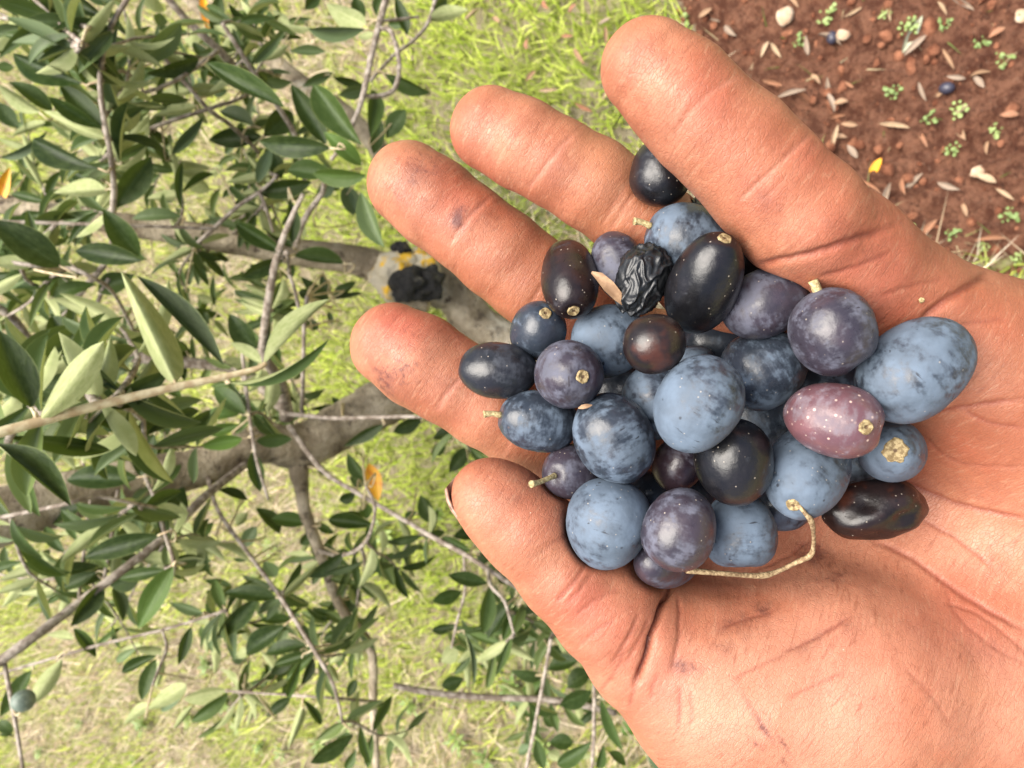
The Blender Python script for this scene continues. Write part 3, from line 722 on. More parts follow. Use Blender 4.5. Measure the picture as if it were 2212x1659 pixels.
for off, txt in LEAFDATA:
    for item in txt.split():
        bx, by, tx, ty_, w, kind = [float(q) for q in item.split(',')]
        kind = int(kind)
        bu, bv = off[0] + bx * .3472, off[1] + by * .3472
        tu, tv = off[0] + tx * .3472, off[1] + ty_ * .3472
        wpx = w * .3472
        lpx = math.hypot(tu - bu, tv - bv)
        dd = (BRA[:, 0] - bu) ** 2 + (BRA[:, 1] - bv) ** 2
        k = int(np.argmin(dd))
        want = rl.uniform(.047, .060) * FPX / max(lpx, 40)         # distance at which this leaf has a natural length
        lo_, hi_ = want * .78, want * 1.18
        db = BRA[k][2] if dd[k] < 45 ** 2 else want
        d0 = min(max(db, lo_), hi_, )
        d0 = min(d0, 1.12)
        fore = rl.uniform(-.45, .45)
        Lm = lpx * d0 / FPX
        d1 = d0 + fore * Lm
        p0, p1 = at(bu, bv, d0), at(tu, tv, d1)
        x = (p1 - p0); L = x.length; x.normalize()
        nrm = (CAM_LOC - (p0 + p1) * .5).normalized()
        nrm = (nrm - x * nrm.dot(x)).normalized()
        roll = rl.uniform(-.55, .55)
        if kind == 4: roll = .15
        if wpx / lpx < .22: roll = rl.choice([-1, 1]) * rl.uniform(.6, .95)
        y = nrm.cross(x)
        nrm2 = nrm * math.cos(roll) + y * math.sin(roll)
        W = .90 * wpx * d0 / FPX / max(.45, math.cos(roll))
        if kind == 2: nrm2 = -nrm2
        y = nrm2.cross(x)
        o = bpy.data.objects.new('leaf', YLEAF if kind == 4 else LEAVES[rl.randrange(len(LEAVES))])
        if kind == 4: o['label'] = 'yellowed leaf'
        link(o, TREE)
        M = Matrix((( x.x * L, y.x * W, nrm2.x * L * .8, p0.x - TO.x), (x.y * L, y.y * W, nrm2.y * L * .8, p0.y - TO.y), (x.z * L, y.z * W, nrm2.z * L * .8, p0.z - TO.z), (0, 0, 0, 1)))
        o.matrix_basis = M
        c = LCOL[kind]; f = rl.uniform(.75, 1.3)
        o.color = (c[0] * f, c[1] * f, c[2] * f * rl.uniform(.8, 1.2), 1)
        nleaf += 1
        # petiole / twiglet back to the wood it grows from
        q = at(BRA[k][0], BRA[k][1], BRA[k][2])
        if (q - p0).length < .35 and not (kind in (0, 2) and d0 < .45 and (q - p0).length > .06):
            mid = (p0 + q) * .5 + Vector((rl.uniform(-1, 1), rl.uniform(-1, 1), rl.uniform(-1, 1))) * (q - p0).length * .10
            P, RR = smooth_path([p0 + x * L * .02, p0 - x * min(.012, (q - p0).length * .3), mid, q], [.0007, .0008, .0011, .0013], 3)
            V, F = tube_data(P, RR, 5, False)
            b = len(TW_V)
            TW_V += [v - TO for v in V]; TW_F += [tuple(i + b for i in f_) for f_ in F]
o = bpy.data.objects.new('leaf_stalks', mesh_from('leaf_stalks', TW_V, TW_F))
o.data.materials.append(ty.mat); link(o, TREE); o['kind'] = 'stuff'
print('traced leaves', nleaf)

# farther, smaller sprays of foliage on the same limbs (past the 300 nearest leaves)
FV, FF, FC, FUV = [], [], [], []
SV, SF = [], []
nb_ = 0
def add_leaf(p, x, nrm, L, W, c):
    global nb_
    k = rl.randrange(len(LEAVES))
    x = x.normalized(); nrm = (nrm - x * nrm.dot(x)).normalized(); y = nrm.cross(x)
    M = np.array([[x.x * L, y.x * W, nrm.x * L * .8], [x.y * L, y.y * W, nrm.y * L * .8], [x.z * L, y.z * W, nrm.z * L * .8]])
    V = LW[k] @ M.T + np.array(p - TO)
    FV.append(V); FF.append(LP[k] + nb_); nb_ += len(V)
    FC.append(np.tile(np.array([*c, 1.0]), (len(V), 1)))
def spray(p, dirv, length, n):
    pts = [p]; d = dirv.normalized()
    for i in range(5):
        d = (d + Vector((rl.uniform(-1, 1), rl.uniform(-1, 1), rl.uniform(-1, 1))) * .22).normalized()
        pts.append(pts[-1] + d * length / 5)
    P, RR = smooth_path(pts, [.0022, .002, .0018, .0015, .0012, .0008], 2)
    V, F = tube_data(P, RR, 5, False); b = len(SV)
    SV.extend([v - TO for v in V]); SF.extend([tuple(i + b for i in f_) for f_ in F])
    for i in range(n):
        t = (i + .7) / n
        f = t * (len(P) - 1); k = min(int(f), len(P) - 2)
        q = P[k].lerp(P[k + 1], f - k); ax_ = (P[k + 1] - P[k]).normalized()
        sd_ = ax_.orthogonal().normalized(); sd_.rotate(Matrix.Rotation(rl.uniform(0, 6.28), 3, ax_))
        for sgn in (-1, 1):
            x = ax_ * rl.uniform(.3, .9) + sd_ * sgn
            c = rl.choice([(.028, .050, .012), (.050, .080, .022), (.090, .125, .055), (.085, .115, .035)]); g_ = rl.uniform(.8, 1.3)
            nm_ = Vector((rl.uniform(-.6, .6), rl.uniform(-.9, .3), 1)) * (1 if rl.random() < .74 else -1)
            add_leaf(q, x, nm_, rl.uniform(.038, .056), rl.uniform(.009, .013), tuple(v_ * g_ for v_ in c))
# dense towards the upper left, thin elsewhere
zones = [(0, 620, 0, 520, 40), (0, 600, 480, 1000, 34), (0, 420, 950, 1250, 12), (250, 1000, 1050, 1640, 16), (900, 1350, 1200, 1650, 8), (1000, 1700, 700, 1300, 6)]
for u0, u1, v0, v1, n in zones:
    for _ in range(n):
        u, v = rl.uniform(u0, u1), rl.uniform(v0, v1)
        dd = (BRA[:, 0] - u) ** 2 + (BRA[:, 1] - v) ** 2
        k = int(np.argmin(dd + rl.random() * 900))
        d = BRA[k][2]
        p = at(BRA[k][0], BRA[k][1], d)
        tgt = at(u, v, min(d + rl.uniform(.12, .35), 1.28))
        dv = tgt - p
        spray(p, dv if dv.length > .02 else Vector((rl.uniform(-1, 1), 1, .3)), max(.12, min(.32, dv.length * 1.4)), rl.randrange(5, 9))
V = np.concatenate(FV); Q = np.concatenate(FF)
fm = mesh_np('foliage', V, Q)
cl = fm.color_attributes.new('tint', 'FLOAT_COLOR', 'POINT')
cl.data.foreach_set('color', np.concatenate(FC).astype(np.float32).ravel())
uv = fm.uv_layers.new(name='UVMap')
seg = len(LW[0])
uvsrc = np.array([[(i // 5) / 9, (i % 5) / 4] for i in range(seg)])
li = np.zeros(len(fm.loops), np.int32); fm.loops.foreach_get('vertex_index', li)
uv.data.foreach_set('uv', uvsrc[li % seg].astype(np.float32).ravel())
fm.materials.append(leaf_mat_attr)
fo_ = bpy.data.objects.new('foliage', fm); link(fo_, TREE); fo_['kind'] = 'stuff'
st_ = bpy.data.objects.new('twiglets', mesh_from('twiglets', SV, SF)); st_.data.materials.append(tb.mat); link(st_, TREE); st_['kind'] = 'stuff'

# an unripe olive still on its twig, lower left
un = NT('unripe_olive'); uc = un.coord()
un.set(Base_Color=un.mix(un.ramp(un.noise(uc, 120, 4), .4, .65), (.10, .13, .10), (.19, .23, .18)), Roughness=.5)
bm = bmesh.new(); bmesh.ops.create_uvsphere(bm, u_segments=28, v_segments=18, radius=.0092)
for vv in bm.verts: vv.co.z *= 1.12; vv.co.x *= 1 - .06 * vv.co.z / .01
um = bpy.data.meshes.new('olive'); bm.to_mesh(um); bm.free()
um.polygons.foreach_set('use_smooth', [True] * len(um.polygons)); um.materials.append(un.mat)
uo = bpy.data.objects.new('unripe_olive', um); uo.location = at(50, 1514, .655); uo.rotation_euler = (.5, .3, 0)
link(uo); tag(uo, 'grey green unripe olive hanging on a twig at the lower left', 'olive')
P, RR = smooth_path([at(46, 1538, .655), at(34, 1545, .658), at(28, 1525, .67)], [.0007, .0008, .0009], 4)
V, F = tube_data(P, RR, 6)
so = bpy.data.objects.new('stalk', mesh_from('stalk', [v - uo.location for v in V], F)); so.data.materials.append(ty.mat)
link(so, uo); so.rotation_euler = (0, 0, 0); so.matrix_parent_inverse = uo.rotation_euler.to_matrix().to_4x4().inverted()
# ------------------------------------------------------------------ the olives: where each one lies
# (u, v, long half, short half, axis, distance, skin, bloom cover, speckle, extras, label)
# axis: angle in degrees in the picture plane, or a point where the stalk end shows
BLK, BRN, PUR, PNK, IND = 'black', 'brown', 'purple', 'pink', 'indigo'
OL = [
 (1427, 373, 71, 65, 80, .1450, BLK, .10, .9, '', 'small speckled black olive wedged between ring finger and little finger'),
 (1484, 522, 92, 79, (1400, 486), .1440, IND, .74, .2, 'stub', 'dusky blue olive with pale stalk stub beside the little finger'),
 (1522, 612, 101, 74, (1558, 532), .1345, BLK, .10, .6, 'calyx drops', 'glossy black olive with water drops and pale stalk scar beside the wrinkled one'),
 (1386, 605, 78, 58, 68, .1400, BLK, .0, .1, 'raisin', 'shrivelled wrinkled black olive like a raisin'),
 (1336, 575, 76, 54, 110, .1490, PUR, .62, .3, '', 'bluish purple olive half hidden behind the shrivelled wrinkled one'),
 (1230, 600, 88, 60, (1238, 664), .1475, BRN, .10, .9, 'calyx', 'dark plum brown upright olive with green stalk scar lying on middle finger'),
 (1163, 713, 62, 59, (1177, 680), .1520, IND, .40, .2, 'calyx', 'small dark blue olive with yellow stalk scar between index and middle fingers'),
 (1077, 800, 84, 59, 176, .1510, BLK, .36, .7, '', 'oval black olive lying lengthwise on index finger, leftmost of the heap'),
 (1231, 809, 75, 72, (1260, 814), .1420, PUR, .60, .6, 'calyx', 'round violet blue olive showing yellow stalk scar, facing the camera'),
 (1318, 735, 82, 76, 20, .1510, IND, .93, .2, '', 'pale powdery blue olive behind the small reddish brown glossy one'),
 (1413, 743, 66, 63, 15, .1300, BRN, .0, .7, 'rust', 'small glossy reddish brown black olive on top of the heap'),
 (1653, 654, 93, 71, 24, .1380, PUR, .58, .3, '', 'purple olive with patchy violet bloom under the base of little finger'),
 (1798, 717, 94, 87, 112, .1300, PUR, .66, .3, 'dimple', 'bluish purple olive with stalk stump touching the largest blue olive'),
 (1976, 797, 128, 97, 41, .1310, IND, .88, .2, 'dimple', 'largest olive, powder blue, nearest the heel of the palm'),
 (1650, 796, 89, 84, 30, .1390, IND, .60, .2, '', 'roundish dark blue olive with worn bloom in middle of the heap'),
 (1508, 873, 106, 89, 60, .1290, IND, .90, .4, 'pit', 'large pale grey blue olive lying on top at centre of heap'),
 (1408, 870, 80, 60, 100, .1470, IND, .85, .1, '', 'light blue olive half hidden behind the large pale central olive'),
 (1800, 906, 101, 77, -14, .1310, PNK, .45, 1.0, 'calyx dots', 'pinkish mauve olive with white dots and round stalk scar'),
 (1926, 973, 79, 67, (1931, 973), .1450, IND, .86, .2, 'calyx bigscar', 'blue olive with broad brown scabby stalk scar below the largest olive'),
 (1162, 910, 86, 64, (1078, 896), .1510, IND, .55, .3, 'stub pits', 'dark blue pitted olive with stalk stub pointing left along index finger'),
 (1327, 948, 100, 82, 118, .1440, IND, .62, .3, '', 'large dark slate blue olive leaning at the left centre of heap'),
 (1585, 998, 93, 81, 100, .1370, BLK, .12, .8, 'scar', 'glossy black olive with brown scar and thin blue rim'),
 (1464, 1004, 58, 52, 60, .1530, PUR, .20, .4, '', 'small dark purple olive sunk between slate blue and glossy black ones'),
 (1741, 1021, 103, 84, (1716, 1084), .1410, IND, .84, .3, 'calyx', 'blue olive from which the long bent twig sprouts'),
 (1892, 1100, 106, 64, 10, .1500, BRN, .06, .6, 'shrunk', 'dark brown dented shrivelled olive lying on the open palm'),
 (1240, 1017, 66, 58, (1204, 1026), .1510, PUR, .35, .5, 'stalk', 'small dark purple olive with long pale stalk pointing at the thumb'),
 (1313, 1131, 97, 88, 78, .1405, IND, .90, .4, '', 'bright powder blue olive with dark rubbed patch beside the thumb'),
 (1467, 1143, 89, 76, 72, .1385, PUR, .55, 1.0, '', 'grey purple olive dusted with white specks at lower edge of heap'),
 (1597, 1151, 86, 76, 95, .1480, IND, .86, .2, 'dent', 'dull blue flat ended olive just above the bent twig'),
 (1438, 1212, 78, 56, (1410, 1216), .1520, PUR, .55, .6, 'dimple', 'purple blue olive with stalk dimple, lowest of the heap'),
 (1398, 1066, 51, 47, 0, .1620, IND, .60, .2, '', 'dark blue olive glimpsed behind the bright blue one near thumb'),
 (1692, 1095, 63, 50, 10, .1620, IND, .62, .2, '', 'shadowed blue olive peeking from under the twig olive'),
 (1334, 850, 80, 70, 30, .1640, IND, .45, .1, '', 'shadowed dark blue olive under the round violet one'),  # deep olives from here: less bloom, putting the gap shade into their colour
 (1548, 738, 85, 72, 0, .1600, IND, .35, .1, 'stubr', 'shadowed indigo olive with stub beneath the glossy black olive'),
 (1795, 838, 80, 62, 0, .1600, IND, .40, .1, '', 'shadowed olive above the pinkish mauve one'),
 (1640, 908, 90, 75, 20, .1600, IND, .60, .1, '', 'deep blue olive sunk left of the pinkish mauve one'),
 (1846, 1004, 65, 57, 0, .1620, IND, .62, .1, '', 'shadowed blue olive under the right end of the pinkish mauve one'),
 (1490, 792, 56, 44, 20, .1500, IND, .70, .1, '', 'bluish sliver of olive under the small reddish brown glossy one'),
 (1545, 482, 72, 56, 125, .1530, BLK, .08, .2, 'wrinkle', 'wrinkled black olive mostly hidden behind the little finger'),
 (1604, 560, 58, 46, 100, .1520, BLK, .06, .2, '', 'black olive in the shade under the root of little finger'),
 (1478, 1082, 65, 55, 20, .1650, IND, .45, .1, '', 'deep shadowed olive below the small dark purple one'),
]
OLV = []
for i, (u, v, a, b, axs, d, skin, bloom, speck, ext, lab) in enumerate(OL):
    if isinstance(axs, tuple):
        am, zz = a * d / FPX, .5
        for _ in range(8):                       # aim the stalk end so that it shows at the marked spot
            pl = (cs(axs[0], axs[1], d - zz * am) - cs(u, v, d)) / am
            q = math.hypot(pl[0], pl[1]); k = min(1, .98 / max(q, 1e-6))
            zz = math.sqrt(max(0, 1 - (q * k) ** 2))
        ax = np.array([pl[0] * k, pl[1] * k, zz])
        if zz < .92: a = min(1.6 * a, math.sqrt(max(a * a - (b * zz) ** 2, 1) / (1 - zz * zz)))
    else:
        ax = np.array([math.cos(R(axs)), math.sin(R(axs)), 0.12])
    ax /= np.linalg.norm(ax)
    a, b = a * 1.025, b * 1.025
    t = np.array([0, 0, 1.0]) if abs(ax[2]) < 0.9 else np.array([1.0, 0, 0])
    e2 = np.cross(t, ax); e2 /= np.linalg.norm(e2)
    if i == 17: ax = np.array([math.cos(R(-14)) * .92, math.sin(R(-14)) * .92, .39]); e2 = np.cross(np.array([0, 0, 1.0]), ax); e2 /= np.linalg.norm(e2)
    OLV.append(dict(i=i, u=u, v=v, a=a, b=b, d=d, rot=np.array([ax, e2, np.cross(ax, e2)]),
                    skin=skin, bloom=bloom, speck=speck, ext=ext, label=lab))
def _rad(o, q):                      # radius of ellipsoid o along unit direction q
    l = o['rot'] @ q
    s = o['d'] / FPX
    return 1.0 / math.sqrt((l[0] / (o['a'] * s)) ** 2 + (l[1] ** 2 + l[2] ** 2) / (o['b'] * s) ** 2)
_placed = []
for o in sorted(OLV, key=lambda o: o['d']):          # let each sink until it clears the ones above it
    for _ in range(60):
        c = cs(o['u'], o['v'], o['d'])
        hit = False
        for p in _placed:
            q = c - p['c']
            dist = np.linalg.norm(q)
            if dist < 1e-6: hit = True; break
            if dist < 0.95 * (_rad(o, q / dist) + _rad(p, q / dist)):
                hit = True; break
        if not hit: break
        o['d'] += 0.0005
    o['c'] = cs(o['u'], o['v'], o['d'])
    s = o['d'] / FPX
    o['r'] = np.array([o['a'] * s, o['b'] * s, o['b'] * s])
    _placed.append(o)
# ------------------------------------------------------------------ the hand: one continuous surface
# built as a smooth blend of tapered bones, pads and muscles, then polygonised
def J(u, v, d, rpx):
    return (cs(u, v, d).astype(np.float32), rpx * d / FPX)
LITTLE = [J(1402, 146, .1270, 104), J(1470, 206, .1270, 113), J(1520, 262, .1275, 116), J(1590, 322, .1285, 122),
          J(1655, 392, .1300, 124), J(1730, 470, .1320, 130), J(1812, 560, .1400, 136)]
RING = [J(1062, 281, .1560, 90), J(1126, 311, .1550, 92), J(1202, 353, .1550, 91), J(1280, 398, .1560, 95),
        J(1356, 450, .1585, 96), J(1458, 534, .1620, 104), J(1574, 646, .1590, 112)]
MIDDLE = [J(884, 398, .1665, 91), J(939, 439, .1660, 93), J(1009, 493, .1660, 91), J(1078, 547, .1670, 95),
          J(1143, 601, .1690, 95), J(1264, 699, .1750, 102), J(1420, 812, .1830, 112)]
INDEX = [J(850, 746, .1660, 92), J(905, 779, .1650, 98), J(972, 822, .1660, 94), J(1050, 866, .1680, 98),
         J(1130, 912, .1715, 98), J(1250, 985, .1790, 105), J(1400, 1060, .1860, 114)]
THUMB = [J(1056, 1068, .1530, 80), J(1085, 1092, .1530, 92), J(1140, 1142, .1530, 102), J(1225, 1236, .1535, 104), J(1312, 1318, .1550, 116),
         J(1398, 1394, .1590, 138), J(1560, 1480, .1610, 205)]
FINGERS = [LITTLE, RING, MIDDLE, INDEX, THUMB]
def Jm(u, v, d, r):
    return (cs(u, v, d).astype(np.float32), r)
PALM = [  # (start, end) tapered bones and muscle masses, radii in metres
 (Jm(1400, 1060, .1880, .0112), Jm(2280, 1420, .1760, .0150)),
 (Jm(1420, 812, .1860, .0112), Jm(2350, 1330, .1780, .0150)),
 (Jm(1575, 660, .1700, .0112), Jm(2400, 1200, .1740, .0150)),
 (Jm(1812, 565, .1430, .0112), Jm(2150, 800, .1530, .0146)),
 (Jm(2150, 800, .1530, .0146), Jm(2480, 1080, .1600, .0190)),
 (Jm(1560, 1490, .1620, .0195), Jm(1800, 1480, .1630, .0235)),
 (Jm(1390, 1310, .1700, .0100), Jm(1450, 1100, .1870, .0110)),
 (Jm(1470, 1290, .1800, .0120), Jm(1900, 1200, .1850, .0140)),
 (Jm(1540, 1010, .1920, .0120), Jm(2000, 1010, .1860, .0150)),
 (Jm(1620, 800, .1860, .0120), Jm(2100, 950, .1780, .0150)),
 (Jm(1800, 1480, .1630, .0235), Jm(2120, 1450, .1660, .0215)),
 (Jm(2120, 1450, .1660, .0215), Jm(2480, 1420, .1740, .0190)),
 (Jm(1840, 1180, .1800, .0120), Jm(2300, 1180, .1640, .0200)),
 (Jm(2000, 770, .1640, .0120), Jm(2250, 950, .1600, .0170)),
 (Jm(2480, 1080, .1600, .0190), Jm(2640, 1330, .1640, .0235)),
 (Jm(2480, 1420, .1740, .0190), Jm(2640, 1460, .1640, .0235)),
 (Jm(2640, 1390, .1640, .0270), Jm(4000, 1900, .1300, .0340)),
]
def bone(P, A, B):
    a, ra = A; b, rb = B
    ba = b - a
    pa = P - a
    h = np.clip((pa @ ba) / float(ba @ ba), 0, 1)
    return np.sqrt(((pa - h[:, None] * ba) ** 2).sum(1)) - (ra + (rb - ra) * h)
def smin(a, b, k):
    h = np.maximum(k - np.abs(a - b), 0) / k
    return np.minimum(a, b) - h * h * k * 0.25
def hand_field(P):
    P = P.astype(np.float32)
    fing = None
    for f in FINGERS:
        df = None
        for i in range(len(f) - 1):
            x = bone(P, f[i], f[i + 1])
            df = x if df is None else smin(df, x, 0.0022)
        fing = df if fing is None else smin(fing, df, 0.0006)
    palm = None
    for A, B in PALM:
        x = bone(P, A, B)
        palm = x if palm is None else smin(palm, x, 0.012)
    F = smin(fing, palm, 0.007)
    for o in OLV:                       # flesh gives way under the fruit
        r = o['r'] + 0.0002
        m = (np.abs(P - o['c']) < r.max() + 0.003).all(1) & (F < 0.004)
        if not m.any(): continue
        q = (P[m] - o['c'].astype(np.float32)) @ o['rot'].T.astype(np.float32)
        k0 = np.sqrt(((q / r) ** 2).sum(1)); k1 = np.sqrt(((q / r ** 2) ** 2).sum(1)) + 1e-9
        e = k0 * (k0 - 1) / k1
        F[m] = -smin(-F[m], e, 0.0016)
    return F

def surface_nets(lo, n, h):
    blk = 4
    nb = [(k + blk - 1) // blk for k in n]
    g = [lo[i] + (np.arange(nb[i]) * blk + (blk - 1) / 2) * h for i in range(3)]
    Pc = np.stack(np.meshgrid(*g, indexing='ij'), -1).reshape(-1, 3)
    Fc = hand_field(Pc).reshape(nb)
    G = np.repeat(np.repeat(np.repeat(Fc, blk, 0), blk, 1), blk, 2)[:n[0], :n[1], :n[2]].copy()
    near = np.argwhere(np.abs(G) < blk * h * 1.3 + 0.004)
    G[near[:, 0], near[:, 1], near[:, 2]] = hand_field(np.array(lo) + near * h)
    S = G < 0
    cnt = np.zeros([k - 1 for k in n], np.int8)
    for dx in (0, 1):
        for dy in (0, 1):
            for dz in (0, 1):
                cnt += S[dx:n[0] - 1 + dx, dy:n[1] - 1 + dy, dz:n[2] - 1 + dz]
    act = (cnt > 0) & (cnt < 8)
    cells = np.argwhere(act)
    idx = -np.ones(act.shape, np.int32)
    idx[act] = np.arange(len(cells))
    acc = np.zeros((len(cells), 3)); num = np.zeros(len(cells))
    cor = [np.array([x, y, z]) for x in (0, 1) for y in (0, 1) for z in (0, 1)]
    for a in cor:
        for axis in range(3):
            if a[axis]: continue
            b = a.copy(); b[axis] = 1
            ia, ib = cells + a, cells + b
            fa = G[ia[:, 0], ia[:, 1], ia[:, 2]]; fb = G[ib[:, 0], ib[:, 1], ib[:, 2]]
            m = (fa < 0) != (fb < 0)
            t = fa[m] / (fa[m] - fb[m])
            acc[m] += a + t[:, None] * (b - a); num[m] += 1
    V = np.array(lo) + (cells + acc / num[:, None]) * h
    Q = []
    for axis in range(3):
        o1, o2 = [(1, 2), (2, 0), (0, 1)][axis]
        sl0 = [slice(1, None)] * 3; sl1 = [slice(1, None)] * 3
        sl0[axis] = slice(0, -1)
        A = S[tuple(sl0)]; B = S[tuple(sl1)]
        e = np.argwhere(A != B)
        s = A[tuple(e.T)]
        e = e.copy()
        for o in (o1, o2): e[:, o] += 1
        ok = (e[:, 0] < idx.shape[0]) & (e[:, 1] < idx.shape[1]) & (e[:, 2] < idx.shape[2])
        e, s = e[ok], s[ok]
        d1 = np.zeros(3, int); d1[o1] = 1
        d2 = np.zeros(3, int); d2[o2] = 1
        q = np.stack([idx[tuple((e - d1 - d2).T)], idx[tuple((e - d2).T)], idx[tuple(e.T)], idx[tuple((e - d1).T)]], 1)
        q[~s] = q[~s][:, ::-1]
        Q.append(q)
    Q = np.concatenate(Q)
    Q = Q[(Q >= 0).all(1)]
    return V, Q
def project(V, it=2):
    e = 0.0002
    for _ in range(it):
        F = hand_field(V)
        g = np.stack([hand_field(V + np.eye(3)[k] * e) - F for k in range(3)], 1) / e
        V = V - np.clip(F / np.maximum((g * g).sum(1), 0.5), -.0008, .0008)[:, None] * g
    return V, g / np.maximum(np.linalg.norm(g, axis=1), 1e-6)[:, None]
def subdivide(V, Q):
    E = np.concatenate([Q[:, [i, (i + 1) % 4]] for i in range(4)])
    E.sort(1)
    U, inv = np.unique(E, axis=0, return_inverse=True)
    inv = inv.reshape(4, -1)
    nv, ne = len(V), len(U)
    V2 = np.concatenate([V, V[U].mean(1), V[Q].mean(1)])
    fc = nv + ne + np.arange(len(Q))
    out = [np.stack([Q[:, i], nv + inv[i], fc, nv + inv[(i - 1) % 4]], 1) for i in range(4)]
    return V2, np.concatenate(out)

HS = 0.0009
HLO = [-0.045, -0.165, -0.225]
HN = [int(0.345 / HS), int(0.240 / HS), int(0.135 / HS)]
HV, HQ = surface_nets(HLO, HN, HS)
HV, _ = project(HV, 2)
HV, HQ = subdivide(HV, HQ)
HV, HNRM = project(HV, 1)

# skin creases, traced on the palm side: (points, half width px, depth mm, redness)
CREASES = [
 ([(1452, 300), (1496, 236), (1545, 195), (1600, 163)], 8, .35, -.75),
 ([(1590, 440), (1650, 385), (1690, 350), (1760, 283)], 8, .45, -.8),
 ([(1640, 440), (1700, 385), (1775, 300)], 6, .15, -.3),
 ([(1630, 575), (1687, 564), (1760, 548), (1850, 517), (1950, 482)], 13, 1.0, .7),
 ([(1985, 700), (2035, 655), (2095, 618), (2160, 570)], 13, 1.5, .75),
 ([(1138, 415), (1190, 345), (1242, 290)], 9, .35, -.8),
 ([(1320, 500), (1345, 455), (1380, 405)], 8, .22, -.5),
 ([(1300, 490), (1325, 445), (1360, 395)], 6, .15, -.4),
 ([(968, 532), (1015, 470), (1062, 425)], 9, .4, -.9),
 ([(1118, 700), (1150, 650), (1182, 604)], 8, .25, -.5),
 ([(944, 890), (965, 850), (996, 820)], 9, .4, -.7),
 ([(1085, 985), (1110, 940), (1140, 900)], 8, .2, -.4),
 ([(1200, 1302), (1230, 1270), (1268, 1220)], 8, .5, .6),
 ([(1222, 1306), (1252, 1276), (1282, 1235)], 5, .35, .4),
 ([(1245, 1328), (1290, 1296), (1345, 1268)], 7, .35, .3),
 ([(1320, 1440), (1350, 1390), (1384, 1322)], 5, .40, .5),
 ([(1345, 1442), (1378, 1388), (1405, 1330)], 4, .30, .4),
 ([(1452, 1250), (1438, 1300), (1412, 1372), (1391, 1437), (1368, 1482)], 9, 3.4, .9),
 ([(1466, 1280), (1469, 1330), (1464, 1390), (1450, 1450)], 5, .45, .5),
 ([(1360, 1530), (1370, 1490), (1386, 1450)], 5, .35, .5),
 ([(1405, 1515), (1412, 1480), (1424, 1450)], 5, .3, .4),
 ([(1466, 1480), (1468, 1520), (1464, 1575)], 4, .25, .7),
 ([(1492, 1490), (1494, 1570)], 3, .18, .5),
 ([(1965, 905), (1990, 898), (2080, 880), (2230, 858)], 8, .5, .7),
 ([(1930, 1035), (1985, 1056), (2080, 1092), (2230, 1124)], 9, .65, .75),
 ([(1880, 1165), (1960, 1200), (2060, 1270), (2140, 1320), (2230, 1370)], 11, .6, .7),
 ([(1560, 1356), (1620, 1335), (1680, 1318)], 4, .18, .7),
 ([(1690, 1412), (1760, 1380), (1840, 1332)], 4, .2, .8),
 ([(1700, 1412), (1640, 1440), (1580, 1470)], 4, .15, .5),
 ([(1700, 1510), (1760, 1480), (1830, 1450)], 4, .14, .5),
 ([(1950, 1440), (2010, 1500), (2060, 1580)], 5, .14, .3),
 ([(1620, 1235), (1700, 1200), (1750, 1165)], 6, .3, .4),
 ([(2040, 1300), (2120, 1330), (2230, 1420)], 6, .3, .4),
 ([(1990, 935), (2070, 1000), (2230, 1010)], 5, .25, .3),
 ([(2040, 1260), (2070, 1330), (2150, 1400), (2230, 1440)], 6, .2, .3), ([(1985, 1120), (2060, 1160), (2150, 1230)], 5, .3, .6), ([(2080, 880), (2130, 910), (2220, 925)], 4, .25, .5),
 ([(2020, 720), (2080, 700), (2180, 690)], 5, .3, .5), ([(1900, 640), (1960, 620), (2040, 600)], 5, .25, .5), ([(1760, 600), (1850, 575), (1930, 540)], 5, .3, .6),
 ([(1290, 1500), (1330, 1450), (1350, 1400)], 4, .25, .5), ([(1250, 1400), (1290, 1360), (1330, 1340)], 4, .25, .5), ([(1160, 1200), (1200, 1170), (1230, 1150)], 4, .2, .4),
 
]
# stains: (u, v, half length, half width, angle, strength)  earth and olive juice ground into the skin
STAINS = [(855, 800, 75, 45, 40, .75), (880, 730, 60, 50, 0, .35), (905, 360, 70, 45, 30, .55), (990, 470, 32, 16, 60, 1.0), (870, 400, 70, 60, 0, .30),
          (1015, 490, 26, 12, 20, .8), (1400, 150, 60, 45, 0, .22), (1370, 110, 50, 30, 20, .35), (1760, 1195, 45, 22, -30, 1.0), (1790, 1250, 60, 20, 20, .6),
          (1600, 1345, 70, 22, 20, .55), (1650, 1320, 30, 18, 0, .8), (1660, 1590, 95, 7, -58, 1.0), (1690, 1605, 60, 5, -58, .9), (1640, 1610, 18, 8, -30, .8),
          (1775, 1385, 80, 25, 28, .35), (1480, 1440, 40, 18, 0, .6), (1130, 1050, 90, 40, 30, .30), (1060, 480, 60, 30, 30, .25),
          (1560, 1400, 60, 20, 20, .30), (2090, 1400, 120, 60, -20, .28), (2100, 1060, 90, 40, 0, .18), (1700, 480, 150, 40, -45, .26), (1880, 540, 120, 30, -30, .30),
          (1240, 380, 100, 40, -30, .20), (1820, 1500, 80, 40, 0, .15), (1010, 830, 60, 40, 0, .22), (1120, 1180, 90, 40, -50, .2)]
HU = CU + HV[:, 0] / -HV[:, 2] * FPX
HW = CV - HV[:, 1] / -HV[:, 2] * FPX
view = -HV / np.linalg.norm(HV, axis=1)[:, None]
face = np.clip((HNRM * view).sum(1) * 3.0, 0, 1)
crease = np.zeros(len(HV)); disp = np.zeros(len(HV)); dirt = np.zeros(len(HV)); pale = np.zeros(len(HV)); pale_line = np.zeros(len(HV))
